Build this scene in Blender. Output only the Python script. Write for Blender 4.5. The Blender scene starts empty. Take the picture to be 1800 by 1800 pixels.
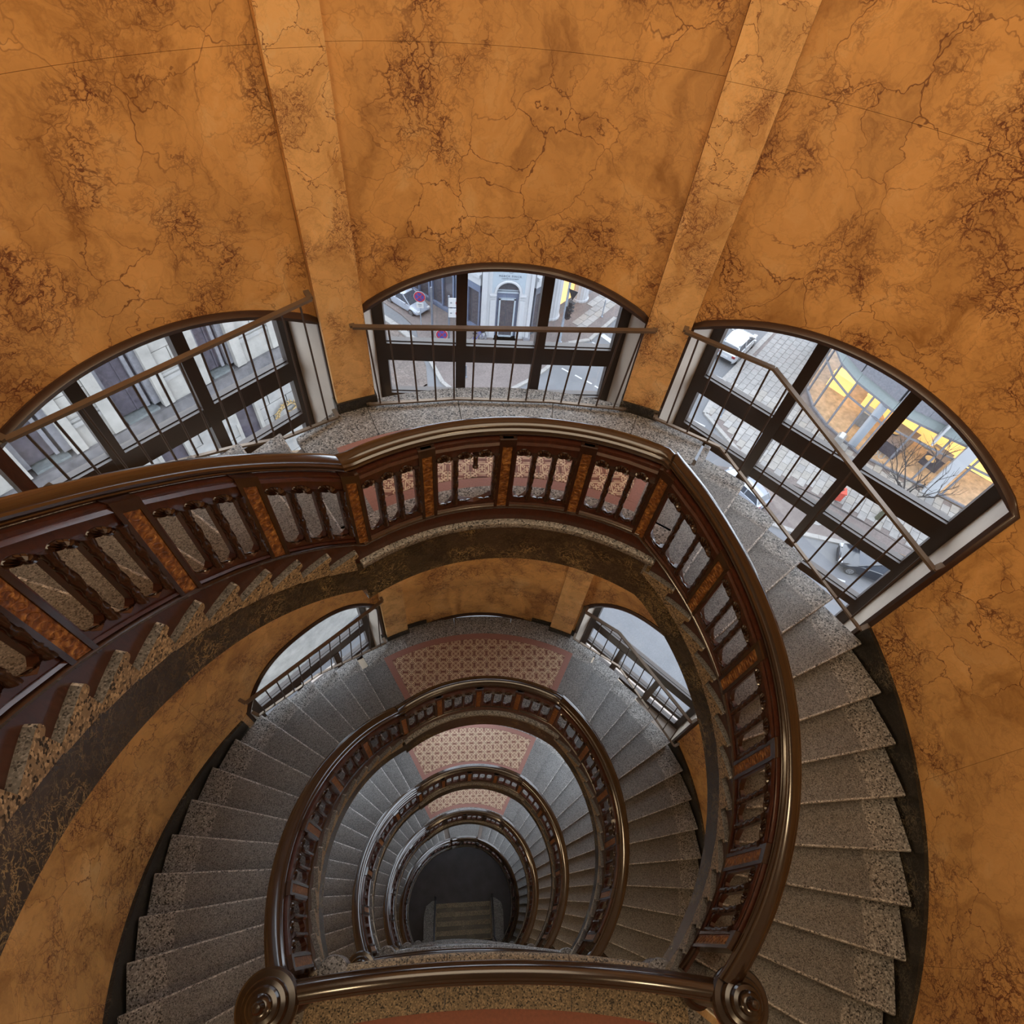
import bpy, math, random
from math import sin, cos, pi, sqrt, asin, atan2, radians, degrees
from mathutils import Vector, Matrix
random.seed(11)
S = bpy.context.scene
C = S.collection

# ------------------------------------------------------------------ camera
cam_d = bpy.data.cameras.new('camera')
cam_d.sensor_width = 36.0
cam_d.lens = 20.0
cam_d.clip_start = 0.05
cam_d.clip_end = 400
cam = bpy.data.objects.new('camera', cam_d)
C.objects.link(cam)
CAM = Vector((-0.4401, -0.8153, 8.6486))
cam.matrix_world = (Matrix.Translation(CAM) @ Matrix.Rotation(radians(-9.5256), 4, 'Z')
                    @ Matrix.Rotation(radians(36.906), 4, 'X') @ Matrix.Rotation(radians(8.1805), 4, 'Z'))
S.camera = cam

# ------------------------------------------------------------------ world and exposure
W = bpy.data.worlds.new('overcast_sky')
S.world = W
W.use_nodes = True
wb = W.node_tree.nodes['Background']
wb.inputs[0].default_value = (0.87, 0.925, 1.0, 1)
wb.inputs[1].default_value = 5.0
S.view_settings.view_transform = 'Standard'
S.view_settings.look = 'None'
S.view_settings.exposure = 0.28
S.view_settings.gamma = 1.0
S.view_settings.use_curve_mapping = False
WARM = (1.0, 0.72, 0.42)

def area_light(name, loc, size, power, color, size_y=None):
    d = bpy.data.lights.new(name, 'AREA')
    d.energy = power
    d.color = color
    d.size = size
    if size_y:
        d.shape = 'RECTANGLE'
        d.size_y = size_y
    o = bpy.data.objects.new(name, d)
    C.objects.link(o)
    o.location = loc
    return o
# warm fill light added over the well, standing in for an unseen source
area_light('added_top_fill', (0.0, 0.2, 12.1), 4.2, 85, (1.0, 0.84, 0.60))

# ------------------------------------------------------------------ mesh helpers
class MB:
    def __init__(s):
        s.v = []
        s.f = []
    def add(s, vs, fs):
        n = len(s.v)
        s.v += [tuple(p) for p in vs]
        s.f += [tuple(i + n for i in f) for f in fs]
    def box(s, c, d, rz=0.0):
        hx, hy, hz = d[0] / 2, d[1] / 2, d[2] / 2
        cs, sn = cos(rz), sin(rz)
        vs = []
        for z in (-hz, hz):
            for x, y in ((-hx, -hy), (hx, -hy), (hx, hy), (-hx, hy)):
                vs.append((c[0] + x * cs - y * sn, c[1] + x * sn + y * cs, c[2] + z))
        s.add(vs, [(3, 2, 1, 0), (4, 5, 6, 7), (0, 1, 5, 4), (1, 2, 6, 5), (2, 3, 7, 6), (3, 0, 4, 7)])
    def prism(s, poly, z0, z1):
        n = len(poly)
        a = sum(poly[i][0] * poly[(i + 1) % n][1] - poly[(i + 1) % n][0] * poly[i][1] for i in range(n))
        if a < 0:
            poly = poly[::-1]
        vs = [(p[0], p[1], z0) for p in poly] + [(p[0], p[1], z1) for p in poly]
        fs = [tuple(range(n - 1, -1, -1)), tuple(range(n, 2 * n))]
        fs += [(i, (i + 1) % n, n + (i + 1) % n, n + i) for i in range(n)]
        s.add(vs, fs)
    def hexa(s, b, t):
        # b, t: four corners each (bottom ring, top ring)
        s.add(list(b) + list(t), [(3, 2, 1, 0), (4, 5, 6, 7), (0, 1, 5, 4), (1, 2, 6, 5), (2, 3, 7, 6), (3, 0, 4, 7)])
    def loft(s, rings, cap=True, closed=True):
        n = len(rings[0])
        vs = [p for r in rings for p in r]
        fs = []
        for i in range(len(rings) - 1):
            for j in range(n if closed else n - 1):
                k = (j + 1) % n
                fs.append((i * n + j, i * n + k, (i + 1) * n + k, (i + 1) * n + j))
        if cap and closed:
            fs.append(tuple(range(n - 1, -1, -1)))
            fs.append(tuple(range((len(rings) - 1) * n, len(rings) * n)))
        s.add(vs, fs)
    def lathe(s, c, prof, n=24, axis='Z'):
        rings = []
        for r, z in prof:
            ring = []
            for i in range(n):
                a = 2 * pi * i / n
                if axis == 'Z':
                    ring.append((c[0] + r * cos(a), c[1] + r * sin(a), c[2] + z))
                elif axis == 'Y':
                    ring.append((c[0] + r * cos(a), c[1] + z, c[2] + r * sin(a)))
                else:
                    ring.append((c[0] + z, c[1] + r * cos(a), c[2] + r * sin(a)))
            rings.append(ring)
        s.loft(rings)
    def tube(s, pts, rad, n=6):
        if not isinstance(rad, (list, tuple)):
            rad = [rad] * len(pts)
        pts = [Vector(p) for p in pts]
        rings = []
        for i, p in enumerate(pts):
            t = (pts[min(i + 1, len(pts) - 1)] - pts[max(i - 1, 0)]).normalized()
            u = t.orthogonal().normalized()
            if i:
                u = (up - t * up.dot(t)).normalized()
            up = u
            w = t.cross(u)
            rings.append([tuple(p + (u * cos(2 * pi * j / n) + w * sin(2 * pi * j / n)) * rad[i]) for j in range(n)])
        s.loft(rings)
    def bar(s, a, b, w, h):
        # straight bar of rectangular section between two points (h is measured upwards)
        a, b = Vector(a), Vector(b)
        t = (b - a).normalized()
        side = t.cross(Vector((0, 0, 1)))
        if side.length < 1e-4:
            side = Vector((1, 0, 0))
        side.normalize()
        upv = side.cross(t).normalized()
        def ring(p):
            return [tuple(p + side * x * w / 2 + upv * y * h / 2) for x, y in ((-1, -1), (1, -1), (1, 1), (-1, 1))]
        s.loft([ring(a), ring(b)])
    def arc(s, R0, R1, a0, a1, zlo, zhi, n=None):
        # curved block between two radii, angles in degrees from +y, bottom and top given as numbers or functions of angle
        if n is None:
            n = max(1, int(abs(a1 - a0) / 2.5 + 0.5))
        fl = zlo if callable(zlo) else (lambda a: zlo)
        fh = zhi if callable(zhi) else (lambda a: zhi)
        rings = []
        for i in range(n + 1):
            a = a0 + (a1 - a0) * i / n
            rings.append([cp(R0, a, fl(a)), cp(R1, a, fl(a)), cp(R1, a, fh(a)), cp(R0, a, fh(a))])
        s.loft(rings)

def cp(R, a, z):
    return (R * sin(radians(a)), R * cos(radians(a)), z)

def mesh_of(mb, name, smooth=None):
    me = bpy.data.meshes.new(name)
    me.from_pydata(mb.v, [], mb.f)
    me.validate()
    if smooth is not None:
        me.polygons.foreach_set('use_smooth', [True] * len(me.polygons))
        me.set_sharp_from_angle(angle=radians(smooth))
    me.update()
    return me

def fix_normals(me):
    import bmesh
    bm = bmesh.new()
    bm.from_mesh(me)
    bmesh.ops.recalc_face_normals(bm, faces=bm.faces)
    bm.to_mesh(me)
    bm.free()

def obj(name, mb, mat, parent=None, smooth=None, loc=None, fix=True):
    """mb in world coordinates (shifted to the parent's origin)"""
    if isinstance(mb, MB):
        off = Vector((0, 0, 0))
        if parent is not None:
            p = parent
            while p is not None:
                off += p.location
                p = p.parent
        if off.length > 0:
            mb.v = [(x - off.x, y - off.y, z - off.z) for x, y, z in mb.v]
        me = mesh_of(mb, name)
        if fix:
            fix_normals(me)
        if smooth is not None:
            me.polygons.foreach_set('use_smooth', [True] * len(me.polygons))
            me.set_sharp_from_angle(angle=radians(smooth))
        if mat is not None:
            me.materials.append(mat)
    else:
        me = mb
    o = bpy.data.objects.new(name, me)
    C.objects.link(o)
    if parent is not None:
        o.parent = parent
    if loc is not None:
        o.location = loc
    return o

def tag(o, label=None, cat=None, group=None, kind=None):
    if label:
        o['label'] = label
    if cat:
        o['category'] = cat
    if group:
        o['group'] = group
    if kind:
        o['kind'] = kind
    return o

def thing(name, label, cat, loc=(0, 0, 0), group=None, kind=None):
    o = bpy.data.objects.new(name, None)
    o.empty_display_size = 0.1
    C.objects.link(o)
    o.location = loc
    return tag(o, label, cat, group, kind)

def copy_tree(o, parent=None):
    c = o.copy()
    C.objects.link(c)
    c.parent = parent
    for ch in o.children:
        copy_tree(ch, c)
    return c

# ------------------------------------------------------------------ materials
def new_mat(name, color=(0.5, 0.5, 0.5), rough=0.5, metal=0.0, coat=0.0, spec=0.5):
    m = bpy.data.materials.new(name)
    m.use_nodes = True
    nt = m.node_tree
    b = nt.nodes['Principled BSDF']
    b.inputs['Base Color'].default_value = (*color, 1)
    b.inputs['Roughness'].default_value = rough
    b.inputs['Metallic'].default_value = metal
    b.inputs['Coat Weight'].default_value = coat
    b.inputs['Coat Roughness'].default_value = 0.12
    b.inputs['Specular IOR Level'].default_value = spec
    return m, nt, b

class NT:
    def __init__(s, nt):
        s.nt = nt
        s.L = nt.links
    def n(s, t, **kw):
        nd = s.nt.nodes.new(t)
        for k, v in kw.items():
            setattr(nd, k, v)
        return nd
    def pos(s, world=True):
        if world:
            return s.n('ShaderNodeNewGeometry').outputs['Position']
        return s.n('ShaderNodeTexCoord').outputs['Object']
    def inp(s, nd, key, val):
        if hasattr(val, 'is_output') or isinstance(val, bpy.types.NodeSocket):
            s.L.new(val, nd.inputs[key])
        else:
            nd.inputs[key].default_value = val
    def noise(s, vec, scale, detail=4, rough=0.55, dist=0.0, out='Fac'):
        nd = s.n('ShaderNodeTexNoise')
        s.inp(nd, 'Vector', vec)
        s.inp(nd, 'Scale', scale)
        s.inp(nd, 'Detail', detail)
        s.inp(nd, 'Roughness', rough)
        s.inp(nd, 'Distortion', dist)
        return nd.outputs[out]
    def vor(s, vec, scale, feature='F1', out='Distance'):
        nd = s.n('ShaderNodeTexVoronoi', feature=feature)
        s.inp(nd, 'Vector', vec)
        s.inp(nd, 'Scale', scale)
        return nd.outputs[out]
    def ramp(s, fac, stops, interp='LINEAR'):
        nd = s.n('ShaderNodeValToRGB')
        nd.color_ramp.interpolation = interp
        els = nd.color_ramp.elements
        els[0].position, els[0].color = stops[0][0], (*stops[0][1], 1)
        els[1].position, els[1].color = stops[-1][0], (*stops[-1][1], 1)
        for p, c in stops[1:-1]:
            e = els.new(p)
            e.color = (*c, 1)
        s.inp(nd, 'Fac', fac)
        return nd.outputs['Color']
    def math(s, op, a, b=0.0, c=0.0):
        nd = s.n('ShaderNodeMath', operation=op)
        s.inp(nd, 0, a)
        s.inp(nd, 1, b)
        s.inp(nd, 2, c)
        return nd.outputs[0]
    def vmath(s, op, a, b=(0, 0, 0)):
        nd = s.n('ShaderNodeVectorMath', operation=op)
        s.inp(nd, 0, a)
        if op == 'SCALE':
            s.inp(nd, 'Scale', b)
        else:
            s.inp(nd, 1, b)
        return nd.outputs['Value'] if op in ('LENGTH', 'DOT_PRODUCT') else nd.outputs[0]
    def mix(s, fac, a, b, blend='MIX'):
        nd = s.n('ShaderNodeMix', data_type='RGBA', blend_type=blend)
        s.inp(nd, 0, fac)
        s.inp(nd, 6, a if not isinstance(a, tuple) else (*a, 1))
        s.inp(nd, 7, b if not isinstance(b, tuple) else (*b, 1))
        return nd.outputs[2]
    def sep(s, vec):
        nd = s.n('ShaderNodeSeparateXYZ')
        s.inp(nd, 0, vec)
        return nd.outputs
    def comb(s, x=0.0, y=0.0, z=0.0):
        nd = s.n('ShaderNodeCombineXYZ')
        s.inp(nd, 0, x)
        s.inp(nd, 1, y)
        s.inp(nd, 2, z)
        return nd.outputs[0]
    def bump(s, b, height, strength=0.2, dist=0.01):
        nd = s.n('ShaderNodeBump')
        s.inp(nd, 'Height', height)
        s.inp(nd, 'Strength', strength)
        s.inp(nd, 'Distance', dist)
        s.L.new(nd.outputs[0], b.inputs['Normal'])
    def step(s, v, lo, hi):
        nd = s.n('ShaderNodeMapRange', interpolation_type='SMOOTHSTEP')
        s.inp(nd, 'Value', v)
        s.inp(nd, 'From Min', lo)
        s.inp(nd, 'From Max', hi)
        return nd.outputs[0]
    def base(s, b, col):
        s.L.new(col, b.inputs['Base Color'])

def m_marble(name, lo, mid, hi, vein, scale=1.0):
    m, nt, b = new_mat(name, rough=0.38)
    t = NT(nt)
    p = t.pos()
    warp = t.noise(p, 1.6 * scale, 5, 0.6, 0.3, 'Color')
    q = t.vmath('ADD', p, t.vmath('SCALE', t.vmath('SUBTRACT', warp, (0.5, 0.5, 0.5)), 0.55))
    # streaky body
    sx = t.vmath('MULTIPLY', q, (1.0, 1.0, 0.55))
    body = t.noise(sx, 2.3 * scale, 9, 0.62, 0.8)
    col = t.ramp(body, [(0.30, lo), (0.47, mid), (0.56, tuple(x * 1.12 for x in mid)), (0.72, hi)])
    cells = t.vor(q, 2.6 * scale, 'F1', 'Color')
    cs = t.sep(cells)
    col = t.mix(t.math('MULTIPLY', cs[0], 0.30), col, tuple(x * 0.62 for x in mid))
    # vein networks, two sizes, only in clouds
    e1 = t.vor(q, 2.6 * scale, 'DISTANCE_TO_EDGE')
    w2 = t.noise(p, 6.0 * scale, 5, 0.65, 0.4, 'Color')
    q2 = t.vmath('ADD', q, t.vmath('SCALE', t.vmath('SUBTRACT', w2, (0.5, 0.5, 0.5)), 0.22))
    e2 = t.vor(q2, 6.5 * scale, 'DISTANCE_TO_EDGE')
    e3 = t.vor(q2, 15 * scale, 'DISTANCE_TO_EDGE')
    cl1 = t.step(t.noise(p, 0.9 * scale, 3, 0.5), 0.42, 0.62)
    cl2 = t.step(t.noise(t.vmath('ADD', p, (7.3, 1.1, 4.2)), 1.5 * scale, 4, 0.6), 0.46, 0.64)
    v1 = t.math('MULTIPLY', t.step(e1, 0.014, 0.003), t.math('MULTIPLY_ADD', cl1, 0.6, 0.22))
    v2 = t.math('MULTIPLY', t.step(e2, 0.062, 0.010), t.math('MULTIPLY_ADD', cl2, 0.85, 0.10))
    v3 = t.math('MULTIPLY', t.step(e3, 0.10, 0.02), t.math('MULTIPLY', cl2, 0.60))
    vv = t.math('MAXIMUM', v1, t.math('MAXIMUM', v2, v3))
    soft = t.math('MULTIPLY', cl2, 0.30)
    col = t.mix(soft, col, tuple(0.5 * a + 0.5 * c for a, c in zip(mid, vein)))
    col = t.mix(vv, col, vein)
    t.base(b, col)
    t.bump(b, t.math('SUBTRACT', body, vv), 0.12, 0.01)
    t.L.new(t.math('MULTIPLY_ADD', body, 0.25, 0.27), b.inputs['Roughness'])
    return m
M_marble = m_marble('golden_marble', (0.34, 0.155, 0.038), (0.66, 0.365, 0.120), (0.82, 0.53, 0.225), (0.130, 0.036, 0.014), 1.1)
M_marble_pil = m_marble('pale_golden_marble', (0.54, 0.28, 0.085), (0.78, 0.48, 0.19), (0.86, 0.62, 0.31), (0.17, 0.05, 0.02), 1.6)

def m_granite(name, worn=False, tint=(1, 1, 1), world=True):
    m, nt, b = new_mat(name, rough=0.5)
    t = NT(nt)
    p = t.pos(world)
    def speck(scale, dark, mid, light):
        c = t.sep(t.vor(p, scale, 'F1', 'Color'))
        n = t.noise(p, scale * 0.6, 3, 0.6)
        f = t.math('ADD', t.math('MULTIPLY', c[0], 0.72), t.math('MULTIPLY', n, 0.28))
        return t.ramp(f, [(0.22, dark), (0.34, mid), (0.62, mid), (0.80, light)])
    T = lambda a: tuple(x * y for x, y in zip(a, tint))
    coarse = speck(95, T((0.020, 0.020, 0.020)), T((0.205, 0.197, 0.185)), T((0.40, 0.388, 0.37)))
    if worn:
        fine = speck(150, T((0.045, 0.044, 0.043)), T((0.145, 0.141, 0.136)), T((0.24, 0.235, 0.23)))
        xy = t.vmath('MULTIPLY', t.pos(), (1, 1, 0))
        rad = t.math('ADD', t.vmath('LENGTH', xy), t.math('MULTIPLY', t.math('SUBTRACT', t.noise(p, 9, 3), 0.5), 0.03))
        col = t.mix(t.step(rad, 3.065, 3.085), fine, coarse)
    else:
        col = coarse
    big = t.noise(p, 2.2, 3, 0.6)
    col = t.mix(0.6, col, t.ramp(big, [(0.3, (0.72, 0.70, 0.68)), (0.7, (1.0, 1.0, 1.0))]), 'MULTIPLY')
    t.base(b, col)
    t.bump(b, t.noise(p, 120, 2), 0.15, 0.003)
    return m
M_tread = m_granite('worn_granite', True)
M_granite = m_granite('grey_granite')
M_nose = m_granite('rubbed_granite_edge', tint=(1.5, 1.5, 1.5))
M_granite_warm = m_granite('warm_lit_granite', tint=(1.15, 0.92, 0.60))  # grey granite with the warm lamplight put into its tint

def m_blackmarble(name, base, vein, rough=0.22):
    m, nt, b = new_mat(name, rough=rough)
    t = NT(nt)
    p = t.pos()
    n1 = t.noise(p, 7.0, 5, 0.6, 1.6)
    n2 = t.noise(t.vmath('ADD', p, (3, 5, 1)), 13.0, 4, 0.6, 2.2)
    cl = t.step(t.noise(p, 2.6, 3, 0.5), 0.45, 0.65)
    a1 = t.step(t.math('ABSOLUTE', t.math('SUBTRACT', n1, 0.5)), 0.016, 0.003)
    a2 = t.step(t.math('ABSOLUTE', t.math('SUBTRACT', n2, 0.52)), 0.022, 0.004)
    v = t.math('MULTIPLY', t.math('MAXIMUM', a1, a2), t.math('MULTIPLY_ADD', cl, 0.75, 0.12))
    body = t.ramp(t.noise(p, 5, 5, 0.6), [(0.35, base), (0.7, tuple(x * 1.9 for x in base))])
    t.base(b, t.mix(v, body, vein))
    return m
M_string = m_blackmarble('veined_brown_marble', (0.030, 0.024, 0.017), (0.36, 0.27, 0.12))
M_skirt = m_blackmarble('black_marble', (0.010, 0.009, 0.008), (0.22, 0.19, 0.13), 0.3)

def m_wood(name, c0, c1, rough=0.3, coat=0.4):
    m, nt, b = new_mat(name, rough=rough, coat=coat)
    t = NT(nt)
    p = t.pos()
    g = t.noise(t.vmath('MULTIPLY', p, (6, 6, 1.5)), 7, 6, 0.6, 1.0)
    t.base(b, t.ramp(g, [(0.3, c0), (0.7, c1)]))
    t.bump(b, g, 0.06, 0.004)
    return m
M_wood = m_wood('red_brown_oak', (0.034, 0.010, 0.006), (0.066, 0.020, 0.010))
M_wood_dk = m_wood('dark_carved_oak', (0.017, 0.008, 0.005), (0.036, 0.015, 0.008), 0.25, 0.5)
M_rail = m_wood('polished_rail_oak', (0.018, 0.0095, 0.0055), (0.034, 0.017, 0.009), 0.20, 0.7)
M_newel = m_wood('polished_newel_oak', (0.014, 0.0075, 0.0045), (0.026, 0.013, 0.007), 0.22, 0.5)

def m_inlay():
    m, nt, b = new_mat('carved_orange_panel', rough=0.38)
    t = NT(nt)
    p = t.pos()
    n = t.noise(p, 32, 4, 0.6, 1.2)
    v = t.vor(p, 38, 'SMOOTH_F1')
    h = t.math('ADD', n, t.math('MULTIPLY', v, 0.6))
    t.base(b, t.ramp(h, [(0.45, (0.050, 0.016, 0.005)), (0.75, (0.165, 0.060, 0.013)), (0.98, (0.34, 0.165, 0.045))]))
    t.bump(b, h, 0.6, 0.01)
    return m
M_inlay = m_inlay()

def plain(name, c, rough=0.5, metal=0.0, var=0.12, scale=6.0, coat=0.0, world=True):
    m, nt, b = new_mat(name, c, rough, metal, coat)
    t = NT(nt)
    n = t.noise(t.pos(world), scale, 4, 0.6)
    t.base(b, t.ramp(n, [(0.3, tuple(x * (1 - var) for x in c)), (0.7, tuple(min(1, x * (1 + var)) for x in c))]))
    return m
M_frame = plain('dark_brown_window_paint', (0.030, 0.018, 0.012), 0.35)
M_trim = plain('dark_oak_arch_trim', (0.040, 0.018, 0.011), 0.35, coat=0.3)
M_reveal = plain('cream_reveal_paint', (0.46, 0.40, 0.33), 0.6, var=0.05)
M_bronze = plain('dull_bronze_bar', (0.20, 0.155, 0.115), 0.42, 0.55, 0.1)
M_thin = plain('thin_bronze_rod', (0.085, 0.062, 0.048), 0.45, 0.5, 0.1)
M_plaster = plain('cream_plaster', (0.60, 0.50, 0.38), 0.8, var=0.06)
M_core = plain('masonry', (0.35, 0.30, 0.26), 0.9)
M_terra = plain('terracotta_floor', (0.24, 0.070, 0.032), 0.5, var=0.15, scale=40)
M_ground = plain('dark_entrance_floor', (0.050, 0.046, 0.052), 0.45, var=0.3, scale=2.0)
M_steel = plain('dark_steel', (0.05, 0.05, 0.055), 0.35, 0.6)
M_lampglass, _nt, _b = new_mat('opal_lamp_glass', (0.9, 0.8, 0.6), 0.3)
_b.inputs['Emission Color'].default_value = (1.0, 0.72, 0.42, 1)
_b.inputs['Emission Strength'].default_value = 6.0
M_addglow, _nt, _b = new_mat('added_ceiling_glow', (0.9, 0.8, 0.6), 0.4)  # emission for the panels added overhead to brighten the well
_b.inputs['Emission Color'].default_value = (1.0, 0.80, 0.56, 1)
_b.inputs['Emission Strength'].default_value = 1.5

def m_glass():
    m = bpy.data.materials.new('window_glass')
    m.use_nodes = True
    nt = m.node_tree
    nt.nodes.remove(nt.nodes['Principled BSDF'])
    t = NT(nt)
    tr = t.n('ShaderNodeBsdfTransparent')
    tr.inputs[0].default_value = (0.96, 0.98, 1.0, 1)
    gl = t.n('ShaderNodeBsdfGlossy')
    gl.inputs['Roughness'].default_value = 0.02
    mx = t.n('ShaderNodeMixShader')
    mx.inputs[0].default_value = 0.045
    t.L.new(tr.outputs[0], mx.inputs[1])
    t.L.new(gl.outputs[0], mx.inputs[2])
    t.L.new(mx.outputs[0], nt.nodes['Material Output'].inputs[0])
    return m
M_glass = m_glass()

def m_tile():
    m, nt, b = new_mat('patterned_tile', rough=0.45)
    t = NT(nt)
    o = t.sep(t.pos(False))
    k = 1 / 0.097
    u = t.math('MULTIPLY', o[0], k)
    v = t.math('MULTIPLY', o[1], k)
    au, av = t.math('ABSOLUTE', u), t.math('ABSOLUTE', v)
    p4 = lambda x: t.math('POWER', x, 4.0)
    d4 = t.math('POWER', t.math('ADD', p4(au), p4(av)), 0.25)
    def band(x, lo, hi):
        return t.math('MULTIPLY', t.math('GREATER_THAN', x, lo), t.math('LESS_THAN', x, hi))
    ring = band(d4, 0.52, 0.64)
    cross = t.math('MAXIMUM', t.math('MULTIPLY', t.math('LESS_THAN', au, 0.06), t.math('LESS_THAN', av, 0.30)),
                   t.math('MULTIPLY', t.math('LESS_THAN', av, 0.06), t.math('LESS_THAN', au, 0.30)))
    def dist(cx, cy):
        a = t.math('SUBTRACT', au, cx)
        c = t.math('SUBTRACT', av, cy)
        return t.math('SQRT', t.math('ADD', t.math('MULTIPLY', a, a), t.math('MULTIPLY', c, c)))
    dots = band(dist(0.30, 0.30), 0.07, 0.16)
    curl = band(dist(0.86, 0.62), 0.10, 0.19)
    curl2 = band(dist(0.62, 0.86), 0.10, 0.19)
    diag = t.math('MULTIPLY', t.math('LESS_THAN', t.math('ABSOLUTE', t.math('SUBTRACT', au, av)), 0.09), t.math('GREATER_THAN', d4, 0.62))
    bar = t.math('MAXIMUM', t.math('MULTIPLY', band(au, 0.72, 0.80), t.math('LESS_THAN', av, 0.30)),
                 t.math('MULTIPLY', band(av, 0.72, 0.80), t.math('LESS_THAN', au, 0.30)))
    mk = ring
    for x in (cross, dots, curl, curl2, diag, bar):
        mk = t.math('MAXIMUM', mk, x)
    n = t.noise(t.pos(), 25, 3)
    c0 = t.ramp(n, [(0.3, (0.150, 0.060, 0.040)), (0.7, (0.215, 0.090, 0.062))])
    c1 = t.ramp(n, [(0.3, (0.46, 0.34, 0.22)), (0.7, (0.58, 0.45, 0.31))])
    t.base(b, t.mix(mk, c0, c1))
    return m
M_tile = m_tile()
M_border = plain('rose_border_tile', (0.25, 0.115, 0.090), 0.5, var=0.12, scale=60)
M_grout = plain('grey_screed', (0.16, 0.13, 0.11), 0.9)

# ------------------------------------------------------------------ stair plan
RIN, ROUT, RWALL = 1.815, 3.40, 3.45
TL, TR = -0.195, 0.165
PLN = [120.06, 113.86, 107.66, 101.48, 95.63, 89.51, 83.37, 77.19, 70.77, 64.3, 57.65, 51.24, 44.88, 38.6, 32.46]
PRN = [32.54, 39.96, 47.04, 54.05, 61.05, 68.32, 75.17, 81.88, 88.3, 94.94, 101.29, 107.47, 113.61, 119.7, 125.8]
MID = [4.95, 0.0, -4.95, -10.1, -15.7]
LEV = [7.425, 2.475, -2.475, -7.5, -12.65, -18.2]
GROUND = -19.05
ORD = ['uppermost', 'second', 'third', 'fourth', 'lowest']

def noses(i):
    """nose lines of a storey from its upper floor edge down: left list and right list of (angle, z)"""
    if i < 4:
        n = 15
        pl = [-a for a in PLN]
        pr = PRN
    else:
        n = 18
        pl = [-(120.0 - (120.0 - 13.5) * k / 17) for k in range(18)]
        pr = [13.5 + (125.8 - 13.5) * k / 17 for k in range(18)]
    rl = (LEV[i] - MID[i]) / n
    rr = (MID[i] - LEV[i + 1]) / n
    return [(pl[k], LEV[i] - k * rl) for k in range(n)], [(pr[k], MID[i] - k * rr) for k in range(n)], rl, rr

def nose_pt(R, phi, t):
    s = sqrt(R * R - t * t)
    f = radians(phi)
    return (s * sin(f) + t * cos(f), s * cos(f) - t * sin(f))

def lerp_list(x, xs, ys):
    if x <= xs[0]:
        k = 0
    elif x >= xs[-1]:
        k = len(xs) - 2
    else:
        k = max(j for j in range(len(xs) - 1) if xs[j] <= x)
    f = (x - xs[k]) / (xs[k + 1] - xs[k])
    return ys[k] + f * (ys[k + 1] - ys[k])

NOSE = [noses(i) for i in range(5)]
def line_z(i, R, a, skew=True):
    """height of the pitch line at polar angle a and radius R (flat over the half landing)"""
    L, Rr, rl, rr = NOSE[i]
    dl = degrees(asin(TL / R)) if skew else 0.0
    dr = degrees(asin(TR / R)) if skew else 0.0
    if a < 0:
        xs = [p + dl for p, z in L]
        z = lerp_list(a, xs, [z for p, z in L])
        return min(max(z, MID[i]), LEV[i] + 0.02)
    xs = [p + dr for p, z in Rr]
    z = lerp_list(a, xs, [z for p, z in Rr])
    return max(min(z, MID[i]), LEV[i + 1])

def rout(i, a):
    """outer end of the treads: the wall circle, or the straight chord across a window bay"""
    c, h = (47.4, 21.8) if i == 0 else (45.0, 18.6)
    if i == 0 and -(c + h) < a < -(c - h):
        return (3.43 - 0.20 * (-a - 26) / 43) * cos(radians(h)) / cos(radians(-a - c))
    if c - h < abs(a) < c + h:
        return 0.5 * 3.40 + 0.5 * 3.39 * cos(radians(h)) / cos(radians(abs(a) - c))
    return ROUT

def tread(mb, pb, pf, t, z, r, i):
    """one granite step: wedge shaped block with a rounded nose"""
    def outer(phi):
        return rout(i, phi + degrees(asin(t / 3.3)))
    def section(f):
        RbO, RfO = outer(pb), outer(pf)
        B = Vector(nose_pt(RIN + (RbO - RIN) * f, pb, t))
        F = Vector(nose_pt(RIN + (RfO - RIN) * f, pf, t))
        d = (F - B).normalized()
        B = B - d * 0.05
        def q(p, dd, zz):
            w = p + d * dd
            return (w.x, w.y, zz)
        return [q(B, 0, z), q(F, -0.016, z), q(F, -0.004, z - 0.006), q(F, 0, z - 0.018), q(F, 0, z - 0.042), q(F, -0.010, z - 0.052),
                q(F, -0.030, z - 0.055), q(F, -0.030, z - r - 0.035), q(B, 0, z - 0.04)]
    mb.loft([section(0.0), section(0.5), section(1.0)])

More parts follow.
